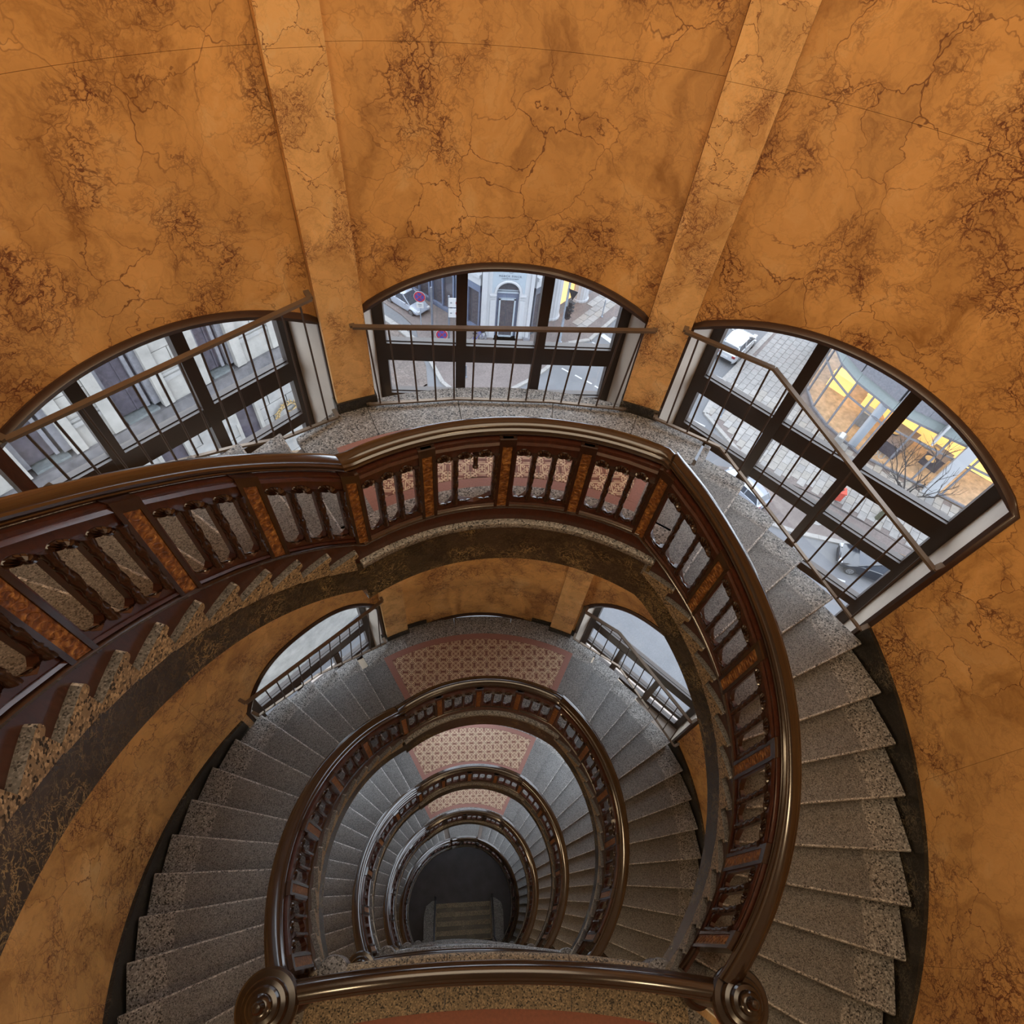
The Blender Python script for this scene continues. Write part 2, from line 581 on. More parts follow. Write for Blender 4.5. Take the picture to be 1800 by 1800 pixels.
# ------------------------------------------------------------------ flights of steps
def build_flight(i, side):
    L, Rr, rl, rr = NOSE[i]
    seq, t, r = (L, TL, rl) if side == 'left' else (Rr, TR, rr)
    w = {'left': 'climbing along the left wall', 'right': 'descending along the right wall'}[side]
    th = thing('stair_flight', '%s granite stair flight %s, counted from the top' % (ORD[i], w), 'staircase',
               cp(2.6, seq[len(seq) // 2][0], seq[-1][1] - 0.6), 'curved stair flights')
    for k in range(1, len(seq)):
        mb = MB()
        tread(mb, seq[k - 1][0], seq[k][0], t, seq[k][1], r, i)
        o = obj('step', mb, M_tread, th, smooth=35)
        o.data.materials.append(M_nose)
        o.data.materials.append(M_granite_warm)
        for pl in o.data.polygons:
            if len(pl.vertices) == 4 and pl.index % 9 in (1, 2):
                pl.material_index = 1
            elif len(pl.vertices) == 9:
                pl.material_index = 2
    if side == 'left':
        a0, a1 = -124.0, -32.0
    else:
        a0, a1 = 32.0, 129.0
    if i == 4:
        a1 = -14 if side == 'left' else a1
        a0 = 14 if side == 'right' else a0
    mb = MB()
    mb.arc(1.828, 1.95, a0, a1, lambda a: line_z(i, 1.82, a) - 0.55, lambda a: line_z(i, 1.82, a) - 0.19)
    obj('stringer', mb, M_string, th, smooth=40)
    mb = MB()
    mb.arc(1.92, 3.44, a0, a1, lambda a: line_z(i, 2.6, a) - 0.50, lambda a: line_z(i, 2.6, a) - 0.42)
    obj('soffit', mb, M_plaster, th, smooth=40)
    # black marble skirting on the wall, only where there is wall and not window
    w0 = 64.2 if i == 1 else 69.6
    mb = MB()
    lo = (lambda a: line_z(i, 3.44, a) - 0.34)
    hi = (lambda a: line_z(i, 3.44, a) + 0.13)
    if side == 'left':
        mb.arc(3.415, 3.452, -124, -w0, lo, hi)
    else:
        mb.arc(3.415, 3.452, w0, 129, lo, hi)
    obj('skirting', mb, M_skirt, th, smooth=40)
    return th
for i in range(5):
    build_flight(i, 'left')
    build_flight(i, 'right')

# ------------------------------------------------------------------ half landings with tile carpet
def clip(poly, nx, ny, c):
    out = []
    for k in range(len(poly)):
        a, b = poly[k], poly[(k + 1) % len(poly)]
        da, db = nx * a[0] + ny * a[1] - c, nx * b[0] + ny * b[1] - c
        if da <= 0:
            out.append(a)
        if da * db < 0:
            f = da / (da - db)
            out.append((a[0] + f * (b[0] - a[0]), a[1] + f * (b[1] - a[1])))
    return out

def sector(R0, R1, a0, a1, n=14):
    return [cp(R0, a0 + (a1 - a0) * k / n, 0)[:2] for k in range(n + 1)] + [cp(R1, a1 + (a0 - a1) * k / n, 0)[:2] for k in range(n + 1)]

TA0, TA1, TR0 = -29.4, 28.3, 2.20
_full = MB()
_full.box((0, 0, -0.006), (0.190, 0.190, 0.012))
FULL_TILE = mesh_of(_full, 'floor_tile')
FULL_TILE.materials.append(M_tile)

def build_landing(i):
    TR1 = 2.97 if i == 0 else 3.12
    z = MID[i]
    L, Rr, rl, rr = NOSE[i]
    th = thing('half_landing', ('%s half landing from the top, tiled in beige crosses, between two flights' if i < 4 else '%s half landing, plain grey granite between two flights') % ORD[i],
               'landing', (0, 2.6, z - 0.3), 'half landings of the stair')
    aL, aR = L[-1][0], Rr[0][0]
    nl = lambda R: nose_pt(R, aL, TL)
    nr = lambda R: nose_pt(R, aR, TR)
    def back(p, a, d):
        f = radians(a)
        return (p[0] - d * cos(f), p[1] + d * sin(f))
    # structural slab under everything
    mb = MB()
    pts = [back(nl(1.90), aL, 0.04)] + [cp(1.90, aL + (aR - aL) * k / 14, 0)[:2] for k in range(1, 14)] + [back(nr(1.90), aR, 0.03)]
    pts += [back(nr(3.1), aR, 0.03)] + [cp(min(3.38, rout(i, aR + (aL - aR) * k / 14) - 0.03), aR + (aL - aR) * k / 14, 0)[:2] for k in range(1, 14)] + [back(nl(3.1), aL, 0.04)]
    mb.prism(pts, z - 0.45, z - 0.06)
    obj('slab', mb, M_grout, th)
    if i < 4:
        # granite border: five kerb stones along the wall, inner kerb, two side strips
        cuts = [-34, -22, -7.5, 8.5, 22.5, 34]
        for k in range(5):
            mb = MB()
            rings = []
            for q in range(7):
                a = cuts[k] + 0.05 + (cuts[k + 1] - cuts[k] - 0.1) * q / 6
                ro = min(3.425, rout(i, a)) if abs(a) > 25.5 else 3.425
                rings.append([cp(TR1, a, z - 0.06), cp(ro, a, z - 0.06), cp(ro, a, z), cp(TR1, a, z)])
            mb.loft(rings)
            obj('border_stone', mb, M_granite, th)
        mb = MB()
        prof = [(1.825, -0.075), (1.813, -0.06), (1.810, -0.03), (1.813, -0.008), (1.825, 0.0), (TR0, 0.0), (TR0, -0.06), (1.84, -0.075)]
        rings = []
        for k in range(25):
            a = -38.0 + 75.4 * k / 24
            rings.append([cp(R, a, z + dz) for R, dz in prof])
        mb.loft(rings)
        obj('kerb_stone', mb, M_granite, th, smooth=40)
        mb = MB()
        mb.prism([cp(TR0, TA0, 0)[:2], cp(TR1, TA0, 0)[:2], nl(TR1 + 0.02), back(nl(TR0 - 0.02), aL, 0.0)], z - 0.06, z)
        obj('side_stone', mb, M_tread, th)
        mb = MB()
        mb.prism([cp(TR0, TA1, 0)[:2], cp(TR1, TA1, 0)[:2], nr(TR1 + 0.02), nr(TR0 - 0.02)], z - 0.06, z)
        obj('side_stone', mb, M_tread, th)
        # the nose of the landing above the right flight
        mb = MB()
        p0, p1 = nr(1.83), nr(rout(i, aR + 2.8))
        e = Vector((p1[0] - p0[0], p1[1] - p0[1])).normalized()
        d = Vector((e.y, -e.x))
        rings = []
        for p in (p0, p1):
            v = Vector(p)
            rings.append([(*(v + d * a), z + b) for a, b in ((-0.06, -0.001), (-0.014, -0.001), (-0.002, -0.008), (0, -0.02), (0, -0.045), (-0.012, -0.055), (-0.035, -0.055), (-0.035, -0.22), (-0.06, -0.22))])
        mb.loft(rings)
        obj('nosing', mb, M_tread, th, smooth=40)
        bw = 0.095
        for args in ((TR0, TR0 + bw, TA0, TA1), (TR1 - bw, TR1, TA0, TA1)):
            mb = MB()
            mb.arc(args[0], args[1], args[2], args[3], z - 0.06, z - 0.001, 20)
            obj('tile_border', mb, M_border, th)
        for a, sg in ((TA0, 1), (TA1, -1)):
            mb = MB()
            f = radians(a)
            nx, ny = cos(f) * sg * bw, -sin(f) * sg * bw
            A, B = cp(TR0 + bw, a, 0), cp(TR1 - bw, a, 0)
            mb.prism([A[:2], B[:2], (B[0] + nx, B[1] + ny), (A[0] + nx, A[1] + ny)], z - 0.06, z - 0.001)
            obj('tile_border', mb, M_border, th)
        mb = MB()
        mb.arc(TR0 + bw, TR1 - bw, TA0 + 1.8, TA1 - 1.8, z - 0.06, z - 0.008, 20)
        obj('tile_bed', mb, M_grout, th)
        P = 0.194
        for ix in range(-9, 10):
            for iy in range(9, 18):
                cx, cy = ix * P - 0.02, iy * P + 0.06
                poly = [(cx - 0.095, cy - 0.095), (cx + 0.095, cy - 0.095), (cx + 0.095, cy + 0.095), (cx - 0.095, cy + 0.095)]
                src = list(poly)
                ang = atan2(cx, cy)
                Ro, Ri = TR1 - bw - 0.003, TR0 + bw + 0.003
                for da in (-0.04, 0, 0.04):
                    if poly:
                        poly = clip(poly, sin(ang + da), cos(ang + da), Ro)
                if poly:
                    poly = clip(poly, -sin(ang), -cos(ang), -Ri)
                if poly:
                    poly = clip(poly, cos(radians(TA1)), -sin(radians(TA1)), -(bw + 0.003))
                if poly:
                    poly = clip(poly, -cos(radians(TA0)), sin(radians(TA0)), -(bw + 0.003))
                if not poly or len(poly) < 3:
                    continue
                ar = abs(sum(poly[k][0] * poly[(k + 1) % len(poly)][1] - poly[(k + 1) % len(poly)][0] * poly[k][1] for k in range(len(poly)))) / 2
                if ar < 0.0006:
                    continue
                lz = z - 0.0005
                if ar > 0.0360:
                    o = bpy.data.objects.new('tile', FULL_TILE)
                else:
                    mb = MB()
                    mb.prism([(a - cx, b - cy) for a, b in poly], -0.012, 0.0)
                    me = mesh_of(mb, 'cut_tile')
                    me.materials.append(M_tile)
                    o = bpy.data.objects.new('tile', me)
                C.objects.link(o)
                o.parent = th
                o.location = Vector((cx, cy, lz)) - th.location
    else:
        mb = MB()
        mb.arc(1.78, 3.425, aL, aR, z - 0.06, z, 10)
        obj('landing_stone', mb, M_tread, th)
    # marble fascia under the well edge
    mb = MB()
    mb.arc(1.828, 1.95, aL - 5.9, aR + 5.0, z - 0.55, z - 0.075)
    obj('fascia', mb, M_string, th, smooth=40)
    return th
for i in range(5):
    build_landing(i)

# ------------------------------------------------------------------ outer wall with window bays
PIL = [(-26.2, -20.4), (19.6, 25.6)]
WIN = {}   # (storey, bay) -> centre angle, half angle, ends height, rise, bottom, corner rounding
for i in range(5):
    m = MID[i]
    if i == 0:
        WIN[i, 'c'] = (-0.4, 20.0, 5.86, 0.30, 3.35, 2.2)
        WIN[i, 'l'] = (-47.6, 21.4, 5.84, 0.30, 3.35, 2.2)
        WIN[i, 'r'] = (47.4, 21.6, 5.93, 0.30, 3.35, 2.2)
    elif i > 1:  # hidden lower windows, made taller to let more daylight onto the steps
        WIN[i, 'c'] = (-0.4, 19.4, m + 2.5, 0.30, m - 1.3, 2.2)
        WIN[i, 'l'] = (-47.0, 20.6, m + 2.7, 0.30, m - 0.6, 2.2)
        WIN[i, 'r'] = (47.0, 20.6, m + 2.5, 0.30, m - 1.4, 2.2)
    else:
        WIN[i, 'c'] = (-0.4, 14.8, m - 0.12, 0.16, m - 2.3, 2.2)
        WIN[i, 'l'] = (-44.4, 17.4, m + 1.02, 0.50, m - 0.9, 3.4)
        WIN[i, 'r'] = (45.4, 18.4, m + 0.98, 0.50, m - 1.0, 3.4)
def arch(w, a):
    x = (a - w[0]) / w[1]
    x = max(-1.0, min(1.0, x))
    return w[2] + w[3] * (1 - abs(x) ** w[5])

BAYS = {'c': (-20.4, 19.6), 'l': (-69.2, -26.2), 'r': (25.6, 69.2)}
WTOP, WBOT = 12.25, GROUND
wall = MB()
wall_parts = []
def panel(a0, a1, zlo, zhi, mat, R0=RWALL, R1=3.50, n=None, gap=0.0010):
    ga = degrees(gap / RWALL)
    fl = zlo if callable(zlo) else (lambda a, z=zlo: z + gap)
    fh = zhi if callable(zhi) else (lambda a, z=zhi: z - gap)
    mb = MB()
    mb.arc(R0, R1, a0 + ga, a1 - ga, fl, fh, n)
    wall_parts.append((mb, mat))
def core(a0, a1, zlo, zhi, n=None):
    wall.arc(3.50, 3.90, a0, a1, zlo, zhi, n)

for b, (a0, a1) in BAYS.items():
    prev = None   # window above
    rows = []
    for i in range(5):
        w = WIN[i, b]
        wa0, wa1 = w[0] - w[1], w[0] + w[1]
        top_lim = WTOP if i == 0 else WIN[i - 1, b][4]
        zs = w[2]
        # strip above the window between arch and the sill of the window above
        cut = [7.58, 9.9] if i == 0 else [zs + w[3] + (top_lim - zs - w[3]) * 0.52]
        edges = cut + [top_lim]
        core(a0, a1, lambda a, w=w, wa0=wa0, wa1=wa1: arch(w, a), top_lim, 20)
        lo = lambda a, w=w: arch(w, a)
        nsub = 1
        for e in edges:
            for k in range(nsub):
                s0 = a0 + (a1 - a0) * k / nsub
                s1 = a0 + (a1 - a0) * (k + 1) / nsub
                if b == 'l' and nsub == 2:
                    sp = a0 + (a1 - a0) * 0.42
                    s0, s1 = (a0, sp) if k == 0 else (sp, a1)
                panel(s0, s1, lo, e, M_marble, n=16)
            lo = e
        # wall beside the window opening
        for s0, s1 in ((a0, wa0), (wa1, a1)):
            if s1 - s0 > 0.15:
                core(s0, s1, w[4], arch(w, w[0] + w[1]), None)
                panel(s0, s1, w[4], arch(w, w[0] + w[1]), M_marble)
    lowest = WIN[4, b][4]
    core(a0, a1, WBOT, lowest, 20)
    panel(a0, a1, WBOT, lowest, M_marble)
# pilasters
for a0, a1 in PIL:
    core(a0 - 0.0, a1, WBOT, WTOP, 3)
    zz = [WBOT, -16.0, -12.6, -9.0, -5.5, -2.2, 0.0, 2.6, 4.95, 7.58, 10.0, WTOP]
    for k in range(len(zz) - 1):
        panel(a0, a1, zz[k], zz[k + 1], M_marble_pil, R0=3.365, n=4)
# plain curved walls beyond the windows
for a0, a1 in ((-129.0, -69.2), (69.2, 131.0)):
    core(a0, a1, WBOT, WTOP)
    zz = [WBOT, -16.4, -14.2, -12, -9.8, -7.6, -5.4, -3.2, -1.0, 1.2, 3.4, 5.6, 7.8, 10.0, WTOP]
    for r_ in range(len(zz) - 1):
        nn = 3
        for k in range(nn):
            sh = 0.0
            s0 = a0 + (a1 - a0) * k / nn
            s1 = a0 + (a1 - a0) * (k + 1) / nn
            panel(s0, s1, zz[r_], zz[r_ + 1], M_marble)
w_o = obj('wall_stair', wall, M_core)
tag(w_o, 'curved golden marble stairwell wall with arched window bays', 'wall', kind='structure')
for mb, mat in wall_parts:
    obj('marble_panel', mb, mat, w_o, smooth=30)
# black plinths under the pilasters
for i in range(5):
    for a0, a1 in PIL:
        mb = MB()
        mb.arc(3.345, 3.46, a0 - 0.25, a1 + 0.25, MID[i], MID[i] + 0.11, 4)
        obj('plinth', mb, M_skirt, w_o)
    if i == 1:
        for a0, a1 in ((-20.4, -15.0), (14.2, 19.6), (-27.5, -26.2), (25.6, 27.0)):
            mb = MB()
            mb.arc(3.425, 3.46, a0, a1, MID[i] - 0.05, MID[i] + 0.10, 3)
            obj('plinth', mb, M_skirt, w_o)

# ------------------------------------------------------------------ windows
DW = 3.62
wn = 0
def bay_frame(ac):
    f = radians(ac)
    n = Vector((sin(f), cos(f), 0))
    t = Vector((cos(f), -sin(f), 0))
    return n, t
def build_window(i, b):
    global wn
    wn += 1
    w = WIN[i, b]
    ac, hw, zs, rise, zb, _e = w
    n, t = bay_frame(ac)
    HW = 3.45 * sin(radians(hw)) * 0.985
    place = {'c': 'centre', 'l': 'left', 'r': 'right'}[b]
    ww = tag(bpy.data.objects.new('window_%d' % wn, None), 'dark framed arched window in the %s bay of the %s storey' % (place, ORD[i]), 'window', kind='structure')
    C.objects.link(ww)
    ww.location = n * DW + Vector((0, 0, zb))
    def az(u):
        return arch(w, ac + degrees(asin(max(-1, min(1, u / 3.45))))) - 0.035
    def P(u, d, z):
        q = n * d + t * u
        return (q.x, q.y, z)
    def plate(mb, us, flo, fhi, d0, d1):
        rings = [[P(u, d0, flo(u)), P(u, d1, flo(u)), P(u, d1, fhi(u)), P(u, d0, fhi(u))] for u in us]
        mb.loft(rings)
    lin = lambda a, c, k=1: [a + (c - a) * j / k for j in range(k + 1)]
    fw = 0.10
    # outer frame: head, jambs, sill
    mb = MB()
    plate(mb, lin(-HW, HW, 24), lambda u: az(u) - 0.075, az, DW, DW + 0.08)
    plate(mb, lin(-HW, -HW + fw), lambda u: zb, lambda u: az(u) - 0.02, DW + 0.001, DW + 0.079)
    plate(mb, lin(HW - fw, HW), lambda u: zb, lambda u: az(u) - 0.02, DW + 0.001, DW + 0.079)
    plate(mb, lin(-HW, HW), lambda u: zb, lambda u: zb + 0.10, DW, DW + 0.08)
    obj('frame', mb, M_frame, ww)
    if i == 0:
        tz = [(5.085, 5.275), (4.56, 4.68), (3.90, 4.0)]
    elif b == 'c':
        tz = [(zs - 1.0, zs - 0.85)]
    else:
        tz = [(MID[i] - 0.07, MID[i] + 0.16), (MID[i] - 0.66, MID[i] - 0.56)]
    um = [-0.375, 0.365] if i == 0 else [-HW * 0.34, HW * 0.34]
    for u in um:
        mb = MB()
        plate(mb, lin(u - 0.048, u + 0.048), lambda u: zb + 0.10, (lambda u: az(u) - 0.06) if i == 0 else (lambda u: tz[0][0] + 0.01), DW - 0.01, DW + 0.09)
        obj('mullion', mb, M_frame, ww)
    cols = [(-HW + fw, um[0] - 0.048), (um[0] + 0.048, um[1] - 0.048), (um[1] + 0.048, HW - fw)]
    for z0, z1 in tz:
        for c0, c1 in (cols if (i == 0 or z0 != tz[0][0]) else [(-HW + fw, HW - fw)]):
            mb = MB()
            plate(mb, lin(c0, c1), lambda u: z0, lambda u: z1, DW - 0.005, DW + 0.085)
            plate(mb, lin(c0, c1), lambda u: z1, lambda u: z1 + 0.008, DW + 0.03, DW + 0.09)
            obj('transom', mb, M_frame, ww)
    # panes, one by one
    rows = [(tz[0][1], None)] + [(tz[k + 1][1], tz[k][0]) for k in range(len(tz) - 1)] + [(zb + 0.10, tz[-1][0])]
    cells = [(c, rw) for c in cols for rw in rows if i == 0 or rw[1] is not None]
    if i:
        cells.append(((-HW + fw, HW - fw), rows[0]))
    for (c0, c1), (lo, hi) in cells:
        if True:
            mb = MB()
            plate(mb, lin(c0, c1, 12 if hi is None else 1), lambda u: lo, (lambda u: az(u) - 0.07) if hi is None else (lambda u: hi), DW + 0.035, DW + 0.041)
            obj('pane', mb, M_glass, ww)
    # cream reveal between wall face and frame
    path = [(ac - hw, zb, -HW)] + [(ac - hw + 2 * hw * k / 24, None, None) for k in range(25)] + [(ac + hw, zb, HW)]
    mb = MB()
    rings = []
    for a, z, u in path:
        zz = arch(w, a) if z is None else z
        uu = 3.45 * sin(radians(a - ac)) * 0.985 if u is None else u
        inn = Vector(cp(3.452, a, zz))
        out = Vector(P(uu, DW + 0.02, zz - (0.03 if z is None else 0)))
        push = Vector((0, 0, 0.03)) if (z is None and abs(a - ac) < hw - 0.01) else t * (0.03 if a > ac else -0.03)
        rings.append([tuple(inn), tuple(out), tuple(out + push), tuple(inn + push)])
    mb.loft(rings)
    obj('reveal', mb, M_reveal, ww, smooth=40)
    # dark moulding round the opening on the wall face
    mb = MB()
    rings = []
    tw = 0.055
    pts = [(ac - hw, zb), (ac - hw, (zb + arch(w, ac - hw)) / 2)] + [(ac - hw + 2 * hw * k / 32, arch(w, ac - hw + 2 * hw * k / 32)) for k in range(33)] + [(ac + hw, (zb + arch(w, ac + hw)) / 2), (ac + hw, zb)]
    nP = len(pts)
    for k in range(nP):
        pa, pb = pts[max(k - 1, 0)], pts[min(k + 1, nP - 1)]
        dx, dz = (pb[0] - pa[0]) * 0.0602, pb[1] - pa[1]
        ln = sqrt(dx * dx + dz * dz)
        nx, nz = -dz / ln, dx / ln        # outwards from the opening
        a, z = pts[k]
        ring = []
        for off, R in ((-0.012, 3.475), (-0.012, 3.425), (tw * 0.35, 3.415), (tw * 0.6, 3.428), (tw, 3.436), (tw, 3.475)):
            ring.append(cp(R, a + nx * off / 0.0602, z + nz * off))
        rings.append(ring)
    mb.loft(rings)
    obj('arch_trim', mb, M_trim, ww, smooth=50)
    return ww
for i in range(5):
    for b in 'lcr':
        build_window(i, b)

# ------------------------------------------------------------------ window railings
def railing(label, top, bot, nb, post=None, skip=()):
    """top and bot: polylines of world points; thin rods between them"""
    th = thing('window_railing', label, 'railing', bot[0], 'bronze railings before the windows')
    mb = MB()
    for k in range(len(top) - 1):
        mb.bar(top[k], top[k + 1], 0.045, 0.022)
    obj('top_rail', mb, M_bronze, th)
    mb = MB()
    for k in range(len(bot) - 1):
        mb.bar(bot[k], bot[k + 1], 0.03, 0.018)
    obj('bottom_rail', mb, M_bronze, th)
    def along(pl, f):
        ls = [(Vector(pl[k + 1]) - Vector(pl[k])).length for k in range(len(pl) - 1)]
        d = f * sum(ls)
        for k, l in enumerate(ls):
            if d <= l or k == len(ls) - 1:
                return Vector(pl[k]).lerp(Vector(pl[k + 1]), d / l)
            d -= l
    for k in range(nb):
        f = (k + 0.6) / (nb + 0.2)
        a, c = along(bot, f), along(top, f)
        mb = MB()
        mb.tube([a, c], 0.0085, 6)
        obj('baluster', mb, M_thin, th)
    for p in (top[0], top[-1], bot[0], bot[-1]):
        v = Vector(p)
        d = Vector((v.x, v.y, 0)).normalized()
        mb = MB()
        mb.bar(v + d * 0.10, v - d * 0.0, 0.04, 0.02)
        obj('bracket', mb, M_bronze, th)
    if post:
        mb = MB()
        x, y, z0, z1 = post
        f = atan2(x, y)
        mb.box((x, y, (z0 + z1) / 2), (0.075, 0.075, z1 - z0), -f)
        mb.box((x - 0.01, y, (z0 + z1) / 2), (0.055, 0.095, z1 - z0 - 0.02), -f)
        obj('end_post', mb, M_wood, th)
    return th
railing('straight bronze railing before the centre window below the camera', [cp(3.33, -22.2, 5.82), cp(3.33, 20.9, 5.88)], [cp(3.33, -21.6, 4.99), cp(3.24, -8, 4.985), cp(3.24, 8, 4.985), cp(3.33, 20.2, 4.99)], 14)
railing('long kinked bronze railing following the stair at the large right window', [cp(3.3, 24.9, 5.97), cp(3.3, 37.86, 5.94), cp(3.3, 69.1, 5.30)], [cp(3.3, 25.4, 5.02), cp(3.3, 36.6, 5.0), cp(3.3, 69.6, 4.32)], 13)
_p = cp(3.28, -64.2, 0)
railing('bronze railing with a brown end post at the large left window', [cp(3.3, -27.0, 6.15), cp(3.3, -62.5, 6.12)], [cp(3.3, -26.8, 4.97), cp(3.22, -35.7, 5.03), cp(3.2, -43.0, 5.20), cp(3.2, -62.5, 5.72)], 13, post=(_p[0], _p[1], 5.55, 6.75))
railing('bronze railing at the left window of the second storey down', [cp(3.3, -25.8, 1.43), cp(3.3, -62.1, 1.56)], [cp(3.3, -27.2, 0.09), cp(3.3, -46, 0.49), cp(3.3, -61.8, 1.03)], 13)
railing('bronze railing at the right window of the second storey down', [cp(3.3, 27.1, 1.10), cp(3.3, 36.85, 1.02), cp(3.3, 63.8, 0.54)], [cp(3.3, 26.9, 0.14), cp(3.3, 41, 0.10), cp(3.3, 65.4, -0.42)], 12)

# ------------------------------------------------------------------ balustrades
POSTS = [-120.0, -103.3, -86.6, -70.4, -54.0, -36.3, -20.0, -2.7, 14.4, 31.4, 50.5, 68.2, 85.8, 104.5, 121.0]
RB = 1.87
KB = RB * pi / 180
BALC = {0: (-0.265, -0.005, -0.04), 1: (-0.17, 0.08, 0.06), 2: (-0.22, 0.03, 0.0), 3: (-0.265, 0.0, -0.02), 4: (-0.1, 0.0, 0.0)}
def bal_base(i):
    cl, cm, cr = BALC[i]
    m = MID[i]
    def f(a):
        if i == 4:
            return line_z(i, RB, a, False) + (cl if a < -14 else 0.0)
        if a < -36.3:
            return line_z(i, RB, a, False) + cl
        if a > 31.4:
            x = 1.0
            return line_z(i, RB, a, False) + cr
        return m + cm
    return f

RAILPROF = [(d * 0.66, 0.93 + (h - 0.905) * 0.62) for d, h in (
    (-0.100, 0.925), (-0.108, 0.945), (-0.094, 0.962), (-0.106, 0.972), (-0.102, 0.992), (-0.080, 1.004), (-0.074, 1.022), (-0.046, 1.044), (0.0, 1.052),
    (0.046, 1.044), (0.074, 1.022), (0.080, 1.004), (0.102, 0.992), (0.106, 0.972), (0.094, 0.962), (0.108, 0.945), (0.100, 0.925), (0.05, 0.905), (-0.05, 0.905))]

class Track:
    """curved strip a balustrade is built on: s along, d away from the well, h up"""
    def __init__(s, fn, k):
        s.fn = fn
        s.k = k      # metres per unit of s
    def p(s, x, d, h):
        return s.fn(x, d, h)
    def block(s, mb, s0, s1, d0, d1, h0, h1, n):
        rings = []
        for j in range(n + 1):
            x = s0 + (s1 - s0) * j / n
            a, b = (h0(x) if callable(h0) else h0), (h1(x) if callable(h1) else h1)
            rings.append([s.fn(x, d0, a), s.fn(x, d1, a), s.fn(x, d1, b), s.fn(x, d0, b)])
        mb.loft(rings)
    def sweep(s, mb, prof, s0, s1, n, off=0.0):
        mb.loft([[s.fn(s0 + (s1 - s0) * j / n, d + off, h) for d, h in prof] for j in range(n + 1)])

def stair_track(i):
    zb = bal_base(i)
    return Track(lambda a, d, h: cp(RB + d, a, zb(a) + h), KB)

def fan(tr, mb, sc, hc, r, up, d0=-0.020, dep=0.022, n=14):
    """carved shell: ridged half disc standing proud of the plate"""
    pts = [tr.p(sc, d0 - dep * 1.2, hc + (0.012 if up else -0.004))]
    fs = []
    for ring, (rr, dd) in enumerate(((0.35, 1.0), (0.75, 0.8), (1.0, 0.35), (1.04, 0.0))):
        for j in range(n + 1):
            th = pi * j / n
            ridge = (0.35 if j % 2 else 1.0) if ring < 3 else 1.0
            x = cos(th) * r * rr
            y = sin(th) * r * rr * (0.92 if up else -0.62)
            pts.append(tr.p(sc + x / tr.k, d0 - dep * dd * ridge, hc + y))
    for j in range(n):
        fs.append((0, 1 + j, 2 + j))
        for ring in range(3):
            a = 1 + ring * (n + 1) + j
            fs.append((a, a + n + 1, a + n + 2, a + 1))
    mb.add(pts, fs)

def ring_torus(tr, mb, sc, hc, R, r, d, n=10, m=5):
    rings = []
    for j in range(n):
        th = 2 * pi * j / n
        ring = []
        for q in range(m):
            ph = 2 * pi * q / m
            rr = R + r * cos(ph)
            ring.append(tr.p(sc + rr * cos(th) / tr.k, d + r * sin(ph), hc + rr * sin(th)))
        rings.append(ring)
    rings.append(rings[0])
    mb.loft(rings, cap=False)

def colonette(tr, mb, sc, d, h0, h1, twisted=True, n=12):
    prof = [(0.0, 0.022), (0.06, 0.022), (0.09, 0.017), (0.13, 0.021), (0.16, 0.016)]
    if twisted:
        prof += [(0.18 + 0.62 * j / 16, 0.0185) for j in range(17)]
    else:
        prof += [(0.2, 0.018), (0.78, 0.018)]
    prof += [(0.82, 0.016), (0.85, 0.022), (0.88, 0.017), (0.94, 0.023), (1.0, 0.026)]
    rings = []
    for f, r in prof:
        ring = []
        for j in range(n):
            th = 2 * pi * j / n
            rr = r * (1 + 0.24 * cos(3 * th - 26 * f)) if (twisted and 0.17 < f < 0.81) else r
            ring.append(tr.p(sc + rr * cos(th) / tr.k, d + rr * sin(th), h0 + f * (h1 - h0)))
        rings.append(ring)
    mb.loft(rings)

